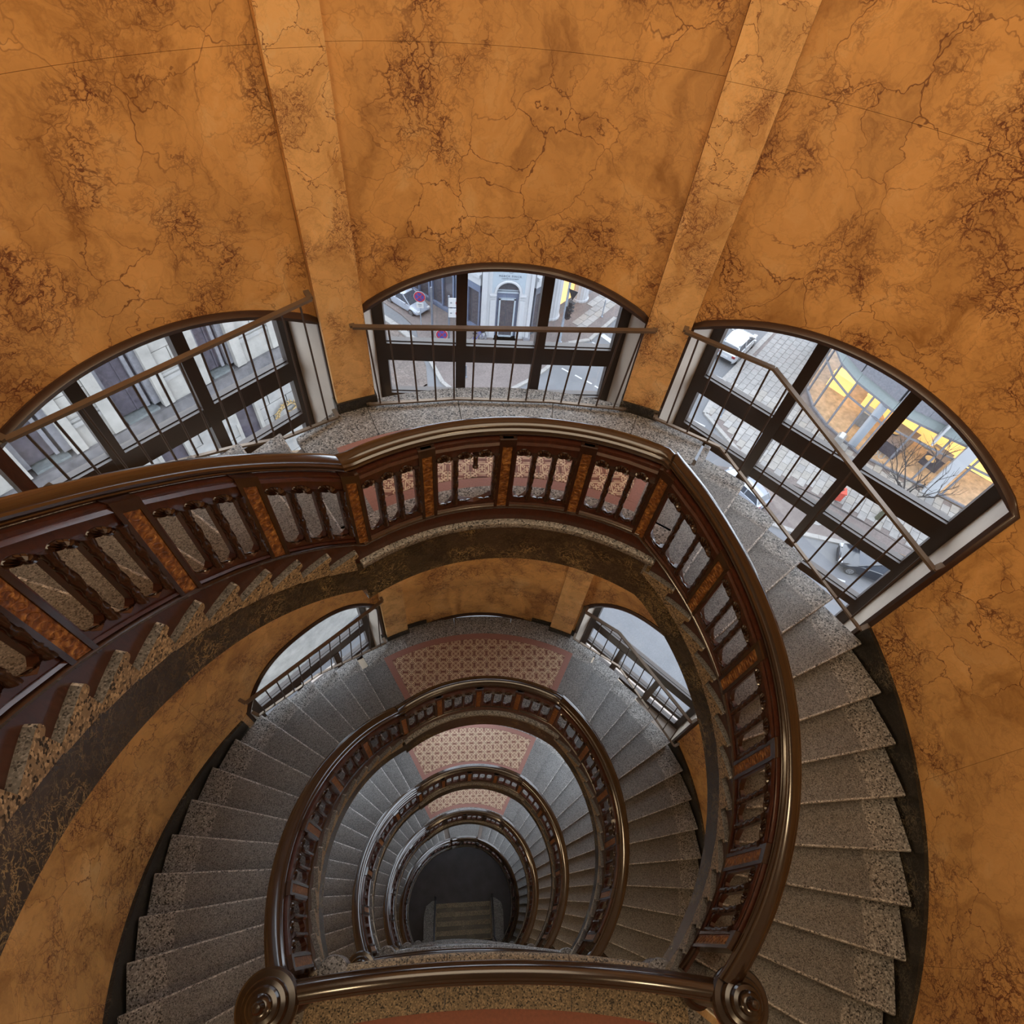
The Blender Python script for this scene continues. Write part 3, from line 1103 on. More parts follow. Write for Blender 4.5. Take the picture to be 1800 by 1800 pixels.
def bal_panel(tr, th, s0, s1, detail, broken=False):
    W = (s1 - s0) * tr.k
    X = lambda x: s0 + x / tr.k
    m0, m1, st = 0.074, 0.090, 0.038
    wo = (W - m0 - m1 - 2 * st) / 3
    op = [(m0 + j * (wo + st), m0 + j * (wo + st) + wo) for j in range(3)]
    if broken:
        op = [op[0], (op[1][0], op[2][1])]
    BOT, TOP = 0.335, 0.765
    cols = [(0.0, BOT, TOP)]
    fr = (0.0, 0.1, 0.25, 0.5, 0.75, 0.9, 1.0) if detail else (0.0, 0.2, 0.8, 1.0)
    for a, b in op:
        for f in fr:
            e = abs(2 * f - 1)
            cols.append((a + (b - a) * f, 0.262 + (BOT - 0.262) * e ** 1.6, 0.822 - (0.822 - TOP) * e ** 3))
    cols.append((W, BOT, TOP))
    mb = MB()
    d0, d1 = -0.020, 0.022
    mb.loft([[tr.p(X(x), d0, 0.20), tr.p(X(x), d1, 0.20), tr.p(X(x), d1, b), tr.p(X(x), d0, b)] for x, b, t in cols])
    mb.loft([[tr.p(X(x), d0, t), tr.p(X(x), d1, t), tr.p(X(x), d1, 0.93), tr.p(X(x), d0, 0.93)] for x, b, t in cols])
    edges = [0.0] + [e for o in op for e in o] + [W]
    for j in range(0, len(edges), 2):
        a, b = edges[j], edges[j + 1]
        mb.loft([[tr.p(X(x), d0, BOT), tr.p(X(x), d1, BOT), tr.p(X(x), d1, TOP), tr.p(X(x), d0, TOP)] for x in (a, b)])
    if detail == 2:
        # moulded frame strips on the well side
        for h0, h1 in ((0.226, 0.242), (0.886, 0.908)):
            mb.loft([[tr.p(X(x), d0 - 0.014, h0), tr.p(X(x), d0, h0), tr.p(X(x), d0, h1), tr.p(X(x), d0 - 0.006, h1)] for x in (0.05, W / 2, W - 0.05)])
    pn = obj('panel', mb, M_wood, th, smooth=30)
    if detail == 0:
        return pn
    cents = [m0 + j * (wo + st) + wo / 2 for j in range(3)]
    for j, xc in enumerate(cents):
        xr = m0 + j * (wo + st) + wo + st / 2
        mb = MB()
        if broken and j == 1:
            colonette(tr, mb, X(xr), -0.012, 0.66, 0.80, False, 8)
        else:
            colonette(tr, mb, X(xr), -0.030 if j < 2 else -0.024, 0.30, 0.80, detail == 2, 12 if detail == 2 else 6)
        obj('colonette', mb, M_wood_dk, pn, smooth=50)
        mb = MB()
        fan(tr, mb, X(xc - wo * 0.08), 0.785, wo * 0.50, True)
        if detail == 2:
            ring_torus(tr, mb, X(xc + wo * 0.25), 0.776, wo * 0.17, 0.009, -0.012)
        obj('carved_shell', mb, M_wood_dk, pn, smooth=25, fix=False)
        if detail == 2:
            mb = MB()
            fan(tr, mb, X(xc), 0.325, wo * 0.50, False, dep=0.016)
            obj('carved_leaf', mb, M_wood_dk, pn, smooth=25, fix=False)
    return pn

def bal_post(tr, th, s, detail, w=0.118):
    hw = w / 2 / tr.k
    mb = MB()
    tr.block(mb, s - hw, s - hw * 0.60, -0.036, 0.036, 0.17, 0.94, 1)
    tr.block(mb, s + hw * 0.60, s + hw, -0.036, 0.036, 0.17, 0.94, 1)
    tr.block(mb, s - hw * 0.60, s + hw * 0.60, -0.022, 0.036, 0.17, 0.94, 1)
    tr.block(mb, s - hw * 0.60, s + hw * 0.60, -0.036, 0.0, 0.87, 0.94, 1)
    po = obj('post', mb, M_wood_dk, th)
    if detail:
        mb = MB()
        tr.block(mb, s - hw * 0.58, s + hw * 0.58, -0.030, -0.020, 0.20, 0.865, 1)
        if detail == 2:
            for j in range(9):
                ring_torus(tr, mb, s, 0.245 + j * 0.0725, 0.022, 0.0035, -0.030, 12, 4)
        obj('carved_inlay', mb, M_inlay, po, smooth=40)
    return po

def build_balustrade(i):
    tr = stair_track(i)
    det = 2 if i == 0 else (1 if i == 1 else 0)
    th = thing('balustrade', '%s dark carved wooden balustrade from the top, curving round the open well' % ORD[i], 'balustrade', cp(RB, 0, MID[i]), 'balustrades round the well')
    for k in range(len(POSTS) - 1):
        bal_panel(tr, th, POSTS[k], POSTS[k + 1], det, broken=(i == 0 and k == 6))
    for s in POSTS:
        bal_post(tr, th, s, 2 if i == 0 else (1 if i < 3 else 0))
    mb = MB()
    tr.block(mb, -122.5, -36.3, -0.012, 0.028, -0.10, 0.21, 40)
    tr.block(mb, -36.3, 31.4, -0.012, 0.028, -0.02, 0.21, 30)
    tr.block(mb, 31.4, 128, -0.012, 0.028, -0.16, 0.21, 40)
    obj('base_board', mb, M_wood, th, smooth=30)
    mb = MB()
    bp = [(-0.012, 0.165), (-0.034, 0.175), (-0.040, 0.195), (-0.026, 0.212), (0.0, 0.220), (0.0, 0.165)]
    tr.sweep(mb, bp, -122.5, -36.3, 40)
    tr.sweep(mb, bp, -36.3, 31.4, 30)
    tr.sweep(mb, bp, 31.4, 128, 40)
    obj('base_moulding', mb, M_wood_dk, th, smooth=40)
    for a0, a1, n in ((-123.0, -36.1, 44), (-36.6, 31.6, 34), (31.3, 128.2, 46)):
        mb = MB()
        tr.sweep(mb, RAILPROF, a0, a1, n, 0.075)
        obj('handrail', mb, M_rail, th, smooth=40)
    return th
for i in range(5):
    build_balustrade(i)

# ------------------------------------------------------------------ floor landings on the camera side
NL = Vector((-1.67, -1.13))
NR = Vector((1.61, -1.30))
EDGE_SHIFT = 0.0
def edge_pt(f, off=0.0, sag=0.13):
    """point on the bowed line between the two newels; off > 0 is away from the well"""
    p = NL.lerp(NR, f)
    n = Vector((-(NR - NL).y, (NR - NL).x)).normalized()
    p = p + n * (sag * (1 - (2 * f - 1) ** 2) - off - EDGE_SHIFT)
    return p
FN = ['first', 'second', 'third', 'fourth', 'fifth', 'entrance']
ELEN = (NR - NL).length
def build_floor(j):
    global EDGE_SHIFT
    EDGE_SHIFT = 0.14 if j == 0 else 0.0
    z = LEV[j]
    fl = thing('floor', '%s floor landing from the top, granite edge before red floor' % FN[j], 'floor', (0, -3, z - 0.3), kind='structure')
    fl.name = 'floor'
    a = [tuple(edge_pt(k / 20, 0.20)) for k in range(21)]
    lo = nose_pt(ROUT, -(PLN[0] + 0.3), TL)
    li = nose_pt(1.83, -(PLN[0] + 0.3), TL)
    ro = nose_pt(ROUT, PRN[-1] + 1.5, TR)
    ri = nose_pt(1.83, PRN[-1] + 1.5, TR)
    poly = [lo, li] + [tuple(edge_pt(k / 20, -0.02)) for k in range(2, 19)] + [ri, ro, (3.2, -2.6), (3.2, -5.6), (-3.2, -5.6), (-3.2, -2.6)]
    mb = MB()
    mb.prism(poly, z - 0.32, z - 0.012)
    obj('slab', mb, M_granite, fl)
    mb = MB()
    mb.prism([tuple(edge_pt(k / 20, 0.27, 0.16)) for k in range(1, 20)] + [(2.6, -1.75), (2.6, -5.5), (-2.6, -5.5), (-2.6, -1.6)], z - 0.012, z + 0.002)
    obj('red_flooring', mb, M_terra, fl)
    # granite band in three stones with a rounded, moulded edge
    prof = [(0.36, -0.012), (0.36, 0.0), (-0.07, 0.0), (-0.112, -0.006), (-0.130, -0.025), (-0.132, -0.06), (-0.116, -0.085), (-0.05, -0.095), (-0.03, -0.30), (0.02, -0.30), (0.02, -0.05)]
    for k0, k1 in ((0.02, 0.36), (0.362, 0.68), (0.682, 0.98)):
        mb = MB()
        rings = []
        for k in range(15):
            f = k0 + (k1 - k0) * k / 14
            rings.append([(*edge_pt(f, d), z + h) for d, h in prof])
        mb.loft(rings)
        obj('edge_stone', mb, M_granite_warm if j == 1 else M_granite, fl, smooth=40)
    for p in (NL, NR):
        sx = 1 if p.x < 0 else -1
        mb = MB()
        c = (p.x + sx * 0.25, p.y + 0.10, z)
        mb.lathe(c, [(0.10, -0.30), (0.125, -0.26), (0.125, -0.06), (0.135, -0.03), (0.125, -0.005), (0.10, 0.0), (0.0, 0.001)], 20)
        obj('round_stone', mb, M_granite, fl, smooth=40)
    return fl
for j in range(6):
    build_floor(j)

def floor_track(j):
    z = LEV[j]
    def fn(s, d, h):
        q = edge_pt(s / ELEN, d - 0.035)
        return (q.x, q.y, z + h)
    return Track(fn, 1.0)
def newel(p, z, label, j):
    th = thing('newel_post', label, 'newel', (p.x, p.y, z), 'turned newel posts at the floor landings')
    mb = MB()
    c = (p.x, p.y, z)
    mb.lathe(c, [(0.13, 0.0), (0.13, 0.10), (0.10, 0.12), (0.085, 0.16), (0.085, 0.84), (0.10, 0.87), (0.09, 0.90), (0.11, 0.93)], 24)
    obj('shaft', mb, M_wood_dk, th, smooth=40)
    mb = MB()
    mb.lathe(c, [(0.11, 0.93), (0.195, 0.955), (0.205, 0.975), (0.205, 1.01), (0.190, 1.03), (0.150, 1.035), (0.142, 1.05), (0.150, 1.065), (0.138, 1.085), (0.110, 1.092), (0.104, 1.11), (0.110, 1.125), (0.098, 1.14),
                  (0.072, 1.146), (0.066, 1.165), (0.070, 1.185), (0.055, 1.20), (0.040, 1.203), (0.036, 1.22), (0.034, 1.25), (0.022, 1.268), (0.0, 1.272)], 40)
    obj('stepped_cap', mb, M_newel, th, smooth=35)
    return th
for j in range(5):
    EDGE_SHIFT = 0.14 if j == 0 else 0.0
    tr = floor_track(j)
    th = thing('landing_balustrade', 'bowed wooden balustrade between two newels on the %s floor landing from the top' % FN[j], 'balustrade', (0, -1.1, LEV[j]), 'balustrades of the floor landings')
    n = 4
    for k in range(n):
        bal_panel(tr, th, 0.16 + (ELEN - 0.32) * k / n, 0.16 + (ELEN - 0.32) * (k + 1) / n, 1 if j == 1 else 0)
    for k in range(1, n):
        bal_post(tr, th, 0.16 + (ELEN - 0.32) * k / n, 1 if j == 1 else 0)
    mb = MB()
    tr.block(mb, 0.1, ELEN - 0.1, -0.012, 0.028, 0.0, 0.21, 12)
    obj('base_board', mb, M_wood, th)
    mb = MB()
    tr.sweep(mb, RAILPROF, 0.08, ELEN - 0.08, 24, 0.0)
    obj('handrail', mb, M_rail, th, smooth=40)
    newel(NL, LEV[j], 'round stepped dark wooden newel left of the %s floor landing' % FN[j], j)
    newel(NR, LEV[j], 'round stepped dark wooden newel right of the %s floor landing' % FN[j], j)

# ------------------------------------------------------------------ entrance steps at the bottom of the well
gf = MB()
gf.prism([cp(3.5, a, 0)[:2] for a in range(-130, 131, 10)] + [(3.0, -5.6), (-3.0, -5.6)], GROUND - 0.3, GROUND)
tag(obj('floor_entrance', gf, M_ground), 'dark polished entrance floor at the bottom of the well', 'floor', kind='structure')
es = thing('entrance_steps', 'straight granite steps at the very bottom of the well', 'steps', (0.1, -0.4, GROUND))
ns = 5
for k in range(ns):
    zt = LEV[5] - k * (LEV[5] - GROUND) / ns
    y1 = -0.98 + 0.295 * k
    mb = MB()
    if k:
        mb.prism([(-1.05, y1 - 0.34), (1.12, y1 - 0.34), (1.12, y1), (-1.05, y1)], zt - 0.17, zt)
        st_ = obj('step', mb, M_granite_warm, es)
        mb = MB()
        mb.prism([(-1.0, y1 - 0.30), (1.07, y1 - 0.30), (1.07, y1 - 0.155), (-1.0, y1 - 0.155)], zt - 0.01, zt + 0.004)  # shade on the worn back of the tread, painted as a dark strip
        obj('shade_strip', mb, M_skirt, st_)
for sx, x0 in ((-1, -1.05), (1, 1.12)):
    mb = MB()
    poly = [(x0, -1.1), (x0 + sx * 0.42, -1.1), (x0 + sx * 0.44, -0.2), (x0 + sx * 0.36, 0.12), (x0 + sx * 0.15, 0.26), (x0, 0.30)]
    mb.prism(poly, GROUND, LEV[5] + 0.04)
    obj('side_block', mb, M_granite, es)
for x0 in (-1.06, 1.14):
    hr = thing('step_handrail', 'black steel handrail on the %s of the entrance steps' % ('left' if x0 < 0 else 'right'), 'handrail', (x0, 0.3, GROUND))
    mb = MB()
    mb.tube([(x0, 0.42, GROUND + 0.98), (x0, 0.3, GROUND + 0.95), (x0, -0.95, LEV[5] + 0.92), (x0 + (0.12 if x0 > 0 else -0.12), -1.2, LEV[5] + 0.92)], 0.03, 8)
    obj('grip', mb, M_steel, hr, smooth=50)
    for y, z0, z1 in ((0.30, GROUND, GROUND + 0.95), (-0.92, LEV[5], LEV[5] + 0.91)):
        mb = MB()
        mb.tube([(x0, y, z0), (x0, y, z1)], 0.022, 8)
        obj('upright', mb, M_steel, hr, smooth=50)

# ------------------------------------------------------------------ enclosure on the landing side, ceiling, lamps
for nm, c, d in (('wall_left', (-3.25, -3.75, (WTOP + WBOT) / 2), (0.3, 3.9, WTOP - WBOT)), ('wall_right', (3.25, -3.75, (WTOP + WBOT) / 2), (0.3, 3.9, WTOP - WBOT)),
                 ('wall_back', (0, -5.75, (WTOP + WBOT) / 2), (6.8, 0.3, WTOP - WBOT))):
    mb = MB()
    mb.box(c, d)
    tag(obj(nm, mb, M_plaster), 'cream plastered landing wall', 'wall', kind='structure')
mb = MB()
mb.prism([cp(3.95, a, 0)[:2] for a in range(-130, 131, 10)] + [(3.4, -5.9), (-3.4, -5.9)], WTOP, WTOP + 0.3)
ce = tag(obj('ceiling', mb, M_plaster), 'cream ceiling over the stairwell with an added glowing panel', 'ceiling', kind='structure')
for gx in range(4):
    for gy in range(4):
        mb = MB()
        mb.box((-1.65 + gx * 1.1, -1.45 + gy * 1.1, WTOP - 0.02), (1.06, 1.06, 0.03))
        obj('added_glow_panel', mb, M_addglow, ce)  # unseen panels added as the source of the overhead fill
for j in range(5):
    zc = (WTOP if j == 0 else LEV[j - 1] - 0.32)
    for x in (-1.5, 1.5):
        th = thing('pendant_lamp', 'opal globe pendant over the %s side of the %s floor landing from the top' % ('left' if x < 0 else 'right', FN[j]), 'lamp', (x, -2.7, zc - 1.0), 'landing pendants')
        mb = MB()
        mb.lathe((x, -2.7, zc - 1.0), [(0.0, -0.14), (0.08, -0.12), (0.13, -0.05), (0.14, 0.0), (0.13, 0.05), (0.08, 0.12), (0.03, 0.14)], 20)
        obj('globe', mb, M_lampglass, th, smooth=60)
        mb = MB()
        mb.tube([(x, -2.7, zc - 0.86), (x, -2.7, zc)], 0.012, 8)
        mb.lathe((x, -2.7, zc - 0.04), [(0.02, -0.02), (0.06, 0.0), (0.06, 0.04)], 12)
        obj('rod', mb, M_bronze, th)
        d = bpy.data.lights.new('globe_light', 'POINT')
        d.energy = 42
        d.color = WARM
        d.shadow_soft_size = 0.16
        lo = bpy.data.objects.new('globe_light', d)
        C.objects.link(lo)
        lo.parent = th
        lo.location = (0, 0, -0.32)

# ================================================================== the street outside
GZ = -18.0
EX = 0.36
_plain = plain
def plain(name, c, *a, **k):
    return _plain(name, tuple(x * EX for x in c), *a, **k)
def m_asphalt():
    m, nt, b = new_mat('grey_asphalt', rough=0.85)
    t = NT(nt)
    p = t.pos()
    f = t.math('ADD', t.math('MULTIPLY', t.noise(p, 14, 4, 0.7), 0.5), t.math('MULTIPLY', t.noise(p, 0.5, 4, 0.6), 0.5))
    t.base(b, t.ramp(f, [(0.3, (0.058, 0.060, 0.066)), (0.7, (0.10, 0.101, 0.107))]))
    return m
def m_mosaic(name, a, c, sc=9.0):
    m, nt, b = new_mat(name, rough=0.8)
    t = NT(nt)
    p = t.pos()
    e = t.vor(p, sc, 'DISTANCE_TO_EDGE')
    cc = t.sep(t.vor(p, sc, 'F1', 'Color'))
    big = t.noise(p, 0.7, 4, 0.6)
    col = t.mix(t.math('MULTIPLY', cc[0], 0.6), a, c)
    col = t.mix(t.step(e, 0.06, 0.0), col, tuple(x * 0.5 for x in a))
    col = t.mix(0.8, col, t.ramp(big, [(0.3, (0.68, 0.66, 0.66)), (0.7, (1.05, 1.03, 1.02))]), 'MULTIPLY')
    t.base(b, col)
    return m
M_asph = m_asphalt()
M_cobble = m_mosaic('brown_cobbles', (0.072, 0.056, 0.048), (0.125, 0.102, 0.090), 5.0)
M_mosaic = m_mosaic('rosy_mosaic_paving', (0.088, 0.071, 0.067), (0.128, 0.108, 0.101), 11.0)
M_slab = [plain('paving_slab_%s' % n, c, 0.8, var=0.14, scale=3) for n, c in (('pale', (0.46, 0.44, 0.42)), ('grey', (0.38, 0.365, 0.355)), ('warm', (0.42, 0.39, 0.355)))]
M_kerb = plain('pale_kerb_granite', (0.44, 0.42, 0.40), 0.8, var=0.15, scale=5)
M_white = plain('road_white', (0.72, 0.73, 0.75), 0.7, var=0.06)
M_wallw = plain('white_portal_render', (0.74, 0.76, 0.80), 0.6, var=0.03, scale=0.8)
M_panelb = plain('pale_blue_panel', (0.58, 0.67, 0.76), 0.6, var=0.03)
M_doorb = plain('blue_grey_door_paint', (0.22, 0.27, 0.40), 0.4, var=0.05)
M_dglass, _nt, _b = new_mat('dark_shop_glass', (0.045, 0.043, 0.05), 0.08)
M_sglass = M_glass
M_letter = plain('grey_letters', (0.24, 0.27, 0.33), 0.6)
M_pole = plain('blue_grey_pole', (0.24, 0.27, 0.33), 0.5, 0.3)
M_polep = plain('pale_blue_pole', (0.46, 0.53, 0.62), 0.5, 0.2)
M_black = plain('black_plastic', (0.014, 0.014, 0.018), 0.5)
M_red = plain('sign_red', (0.55, 0.025, 0.045), 0.5)
M_blue = plain('sign_blue', (0.05, 0.06, 0.38), 0.5)
M_signw = plain('sign_white', (0.85, 0.86, 0.88), 0.5, var=0.02)
M_box = plain('orange_red_plastic', (0.78, 0.11, 0.07), 0.5)
M_stone = plain('weathered_white_stone', (0.56, 0.54, 0.50), 0.8, var=0.22, scale=2.2)
M_stone2 = plain('rusticated_stone', (0.52, 0.51, 0.49), 0.85, var=0.22, scale=3.0)
M_ledge = plain('stained_grey_ledge', (0.20, 0.19, 0.20), 0.8, var=0.4, scale=3.5)
M_patina = plain('dark_plum_window', (0.13, 0.115, 0.15), 0.35, var=0.35, scale=9)
M_copper = plain('green_copper_stain', (0.24, 0.27, 0.28), 0.7, var=0.3, scale=12)
M_grey_st = plain('grey_lilac_stone', (0.33, 0.33, 0.37), 0.8, var=0.2, scale=9)
M_mint = plain('pale_mint_soffit', (0.52, 0.60, 0.60), 0.6, var=0.05)
M_shopfl = plain('brown_shop_floor', (0.75, 0.50, 0.30), 0.6, var=0.35, scale=2.5)
M_bark = plain('dark_bark', (0.075, 0.062, 0.056), 0.9, var=0.3, scale=14)
M_moss = plain('mossy_trunk', (0.14, 0.14, 0.085), 0.9, var=0.3, scale=9)
M_gold = plain('gilded_wreath', (0.62, 0.42, 0.16), 0.5, 0.2, var=0.3, scale=20)
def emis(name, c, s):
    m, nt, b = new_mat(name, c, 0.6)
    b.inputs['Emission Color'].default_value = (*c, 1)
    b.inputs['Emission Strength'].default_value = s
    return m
M_lit = emis('shop_lamplight_glow', (0.80, 0.46, 0.14), 0.9)  # lamplight on back wall and counters, put in as emission
M_lit2 = emis('lit_orange_window', (0.9, 0.45, 0.14), 0.9)
M_lampred = emis('red_signal_lens', (0.9, 0.05, 0.04), 0.8)

# carriageway (kept clear of the building's own footprint)
mb = MB()
for x0, x1, y0, y1 in ((-45, 70, 4.6, 75), (-45, -4.6, -30, 4.6), (4.6, 70, -30, 4.6)):
    mb.prism([(x0, y0), (x1, y0), (x1, y1), (x0, y1)], GZ - 0.4, GZ)
street = tag(obj('ground_street', mb, M_asph), 'grey asphalt carriageway outside the windows', 'street', kind='structure')

def area(name, poly, mat, z, label):
    mb = MB()
    mb.prism(poly, GZ - 0.02, GZ + z)
    return tag(obj(name, mb, mat), label, 'pavement', kind='structure')
corner = [(-0.6, 29.1), (0.6, 28.95), (2.2, 29.05), (3.4, 29.5), (4.7, 30.5), (6.0, 31.8), (7.2, 33.4), (8.0, 34.9), (9.7, 35.4), (12.2, 38.4), (19, 45.5), (17, 49), (10.3, 41.3), (5.2, 35.7), (1.3, 35.7), (-3.7, 40.4), (-8, 44), (-9.5, 42.5),
          (-4.7, 37.6), (-3.5, 36.0), (-3.2, 34.4), (-2.2, 32.0), (-1.4, 30.0)]
corner_p = area('pavement_corner', corner, M_mosaic, 0.10, 'rosy brown mosaic pavement round the white corner portal')
area('cobbled_lane', [(-12, 26.0), (-3.9, 27.9), (-2.4, 29.6), (-2.6, 31.8), (-3.5, 34.4), (-4.2, 36.0), (-12, 43)], M_cobble, 0.012, 'brown cobbled side lane left of the corner portal')
right_poly = [(18.3, 24.0), (16.9, 27.6), (19.2, 31.1), (25.5, 37.8), (30, 43), (33, 40), (27.2, 33.6), (26.1, 32.2), (25.4, 30.2), (25.2, 28.7), (25.5, 26.7), (26.3, 25.6), (26.7, 24.0), (29.4, 21.6), (34, 17.6), (30.5, 13.2), (26, 17), (24.7, 18.3), (22.8, 20.0), (21.6, 20.9), (19.4, 22.3)]
side_p = area('pavement_shop', right_poly, M_mosaic, 0.10, 'pale slab pavement along the glazed shop')
drive = [(16.3, 22.8), (19.2, 22.3), (21.6, 20.8), (24.7, 18.2), (30.4, 13.0), (28.8, 11.5), (24.0, 16.3), (22.6, 16.8), (19.8, 17.6), (15.5, 19.6)]
area('pavement_mosaic_strip', drive, M_mosaic, 0.06, 'rosy mosaic strip with the manhole beside the dark car')

def inside(pt, poly):
    x, y = pt
    c = False
    for k in range(len(poly)):
        (x0, y0), (x1, y1) = poly[k], poly[k - 1]
        if (y0 > y) != (y1 > y) and x < (x1 - x0) * (y - y0) / (y1 - y0) + x0:
            c = not c
    return c
def lay_slabs(poly, parent, ang, sx, sy, limit, zt=0.128):
    """running-bond slabs; near ones single, the rest joined"""
    meshes = []
    for m in M_slab:
        b = MB()
        b.box((0, 0, -0.03), (sx - 0.03, sy - 0.03, 0.06))
        me = mesh_of(b, 'slab')
        me.materials.append(m)
        meshes.append(me)
    ca, sa = cos(ang), sin(ang)
    spots = []
    for j in range(-140, 140):
        for i in range(-120, 120):
            u, v = (i + 0.5 * (j % 2)) * sx, j * sy
            x, y = 20 + u * ca - v * sa, 30 + u * sa + v * ca
            ok = all(inside((x + du * ca - dv * sa, y + du * sa + dv * ca), poly) for du in (-sx * 0.45, sx * 0.45) for dv in (-sy * 0.45, sy * 0.45))
            if ok:
                spots.append(((x - CAM.x) ** 2 + (y - CAM.y) ** 2, x, y))
    spots.sort()
    rest = MB()
    for n, (d, x, y) in enumerate(spots):
        if n < limit:
            o = bpy.data.objects.new('paving_slab', random.choice(meshes))
            C.objects.link(o)
            o.parent = parent
            o.location = (x, y, GZ + zt + random.uniform(-0.006, 0.004))
            o.rotation_euler = (0, 0, ang)
        else:
            rest.box((x, y, GZ + zt - 0.03), (sx - 0.03, sy - 0.03, 0.06), ang)
    if rest.v:
        tag(obj('distant_slabs', rest, M_slab[1], parent), kind='stuff')
slab_poly = [p for p in right_poly]
lay_slabs(slab_poly, side_p, radians(48), 0.74, 0.50, 300)
lay_slabs([(7.6, 35.9), (9.5, 36.0), (12.0, 39.0), (18.3, 45.8), (16.6, 47.6), (10.6, 41.0)], corner_p, radians(48), 0.85, 0.6, 120)

def kerb(parent, pts, w=0.28, h=0.13, L=1.1):
    for k in range(len(pts) - 1):
        a, b = Vector(pts[k]), Vector(pts[k + 1])
        n = max(1, int((b - a).length / L))
        for q in range(n):
            p0, p1 = a.lerp(b, q / n), a.lerp(b, (q + 1) / n)
            c = (p0 + p1) / 2
            mb = MB()
            mb.box((c.x, c.y, GZ + h / 2), ((p1 - p0).length - 0.015, w, h), atan2((p1 - p0).y, (p1 - p0).x))
            obj('kerb_stone', mb, M_kerb, parent)
kerb(street, corner[:10])
kerb(street, [(-0.6, 29.1), (-1.4, 30.0), (-2.2, 32.0), (-3.2, 34.4), (-3.9, 33.9)])
kerb(street, [(-3.6, 34.6), (-5.3, 36.5), (-9, 40.0)], 0.45)
kerb(street, [(16.9, 27.6), (19.2, 31.1), (25.5, 37.8), (30, 43)], 0.4)
kerb(street, [(18.3, 24.0), (16.9, 27.6)])
kerb(street, [(15.5, 19.6), (19.8, 17.6), (22.6, 16.8), (24.0, 16.3), (28.8, 11.5)], 0.3)
def mark(pts, w):
    for k in range(0, len(pts) - 1, 2):
        a, b = Vector(pts[k]), Vector(pts[k + 1])
        c = (a + b) / 2
        mb = MB()
        mb.box((c.x, c.y, GZ + 0.006), ((b - a).length, w, 0.012), atan2((b - a).y, (b - a).x))
        obj('road_marking', mb, M_white, street)
mark([(7.2, 32.0), (7.75, 31.55), (8.1, 31.3), (8.55, 30.9), (8.8, 30.75), (9.2, 30.4), (9.4, 30.2), (9.85, 29.75)], 0.13)
mark([(-4.2, 27.8), (-3.6, 28.4), (-3.4, 28.65), (-3.0, 29.15), (-2.85, 29.35), (-2.45, 29.8), (-5.0, 27.0), (-4.45, 27.55)], 0.12)
mark([(9.9, 35.2), (10.7, 34.5)], 0.12)
mark([(10.8, 36.2), (11.5, 35.3), (11.6, 37.0), (12.3, 36.1)], 0.45)
mark([(17.9, 32.5), (19.3, 31.4), (17.9, 32.6), (22.5, 37.4), (18.2, 14.0 + 1.7), (21.7, 14.2), (15.8, 27.0), (16.6, 26.4)], 0.12)
for c in ((21.6, 18.5), (24.0, 40.2)):
    mb = MB()
    mb.lathe((c[0], c[1], GZ + 0.055), [(0.42, 0.0), (0.42, 0.02), (0.36, 0.022), (0.36, 0.012), (0.24, 0.012), (0.24, 0.024), (0.0, 0.026)], 24)
    obj('manhole_cover', mb, M_kerb, street)

# ------------------------------------------------------------------ white corner portal building
def txt(body, size, loc, rot, mat, parent, depth=0.012, align='CENTER', name='lettering', spacing=1.0):
    cu = bpy.data.curves.new(name, 'FONT')
    cu.body = body
    cu.size = size
    cu.extrude = depth
    cu.align_x = align
    cu.space_character = spacing
    o = bpy.data.objects.new(name, cu)
    C.objects.link(o)
    dg = bpy.context.evaluated_depsgraph_get()
    me = bpy.data.meshes.new_from_object(o.evaluated_get(dg))
    bpy.data.objects.remove(o)
    me.materials.clear()
    me.materials.append(mat)
    o = bpy.data.objects.new(name, me)
    C.objects.link(o)
    o.parent = parent
    o.location = Vector(loc) - (parent.location if parent else Vector())
    o.rotation_euler = rot
    return o
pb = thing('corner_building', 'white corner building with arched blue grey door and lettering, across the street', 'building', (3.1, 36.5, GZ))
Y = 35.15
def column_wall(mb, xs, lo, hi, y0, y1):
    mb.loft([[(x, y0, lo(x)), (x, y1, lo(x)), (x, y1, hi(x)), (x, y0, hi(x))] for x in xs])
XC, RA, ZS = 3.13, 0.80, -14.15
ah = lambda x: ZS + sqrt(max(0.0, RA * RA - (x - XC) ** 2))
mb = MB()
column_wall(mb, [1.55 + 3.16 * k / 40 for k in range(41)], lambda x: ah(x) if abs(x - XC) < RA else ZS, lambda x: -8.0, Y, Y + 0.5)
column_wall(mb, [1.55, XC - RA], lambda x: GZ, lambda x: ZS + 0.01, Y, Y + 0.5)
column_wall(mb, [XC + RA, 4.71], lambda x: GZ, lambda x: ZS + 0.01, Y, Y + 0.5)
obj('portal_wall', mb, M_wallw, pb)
for x0, x1 in ((1.3, 1.75), (4.55, 5.0)):
    mb = MB()
    mb.prism([(x0, Y + 0.6), (x0 + 0.1, Y - 0.10), (x1 - 0.1, Y - 0.10), (x1, Y + 0.6)], GZ, -8.0)
    obj('corner_pier', mb, M_wallw, pb)
    mb = MB()
    mb.prism([(x0 - 0.12, Y + 0.6), (x0 - 0.02, Y - 0.22), (x1 + 0.02, Y - 0.22), (x1 + 0.12, Y + 0.6)], GZ, GZ + 0.30)
    obj('pier_base', mb, M_grey_st, pb)
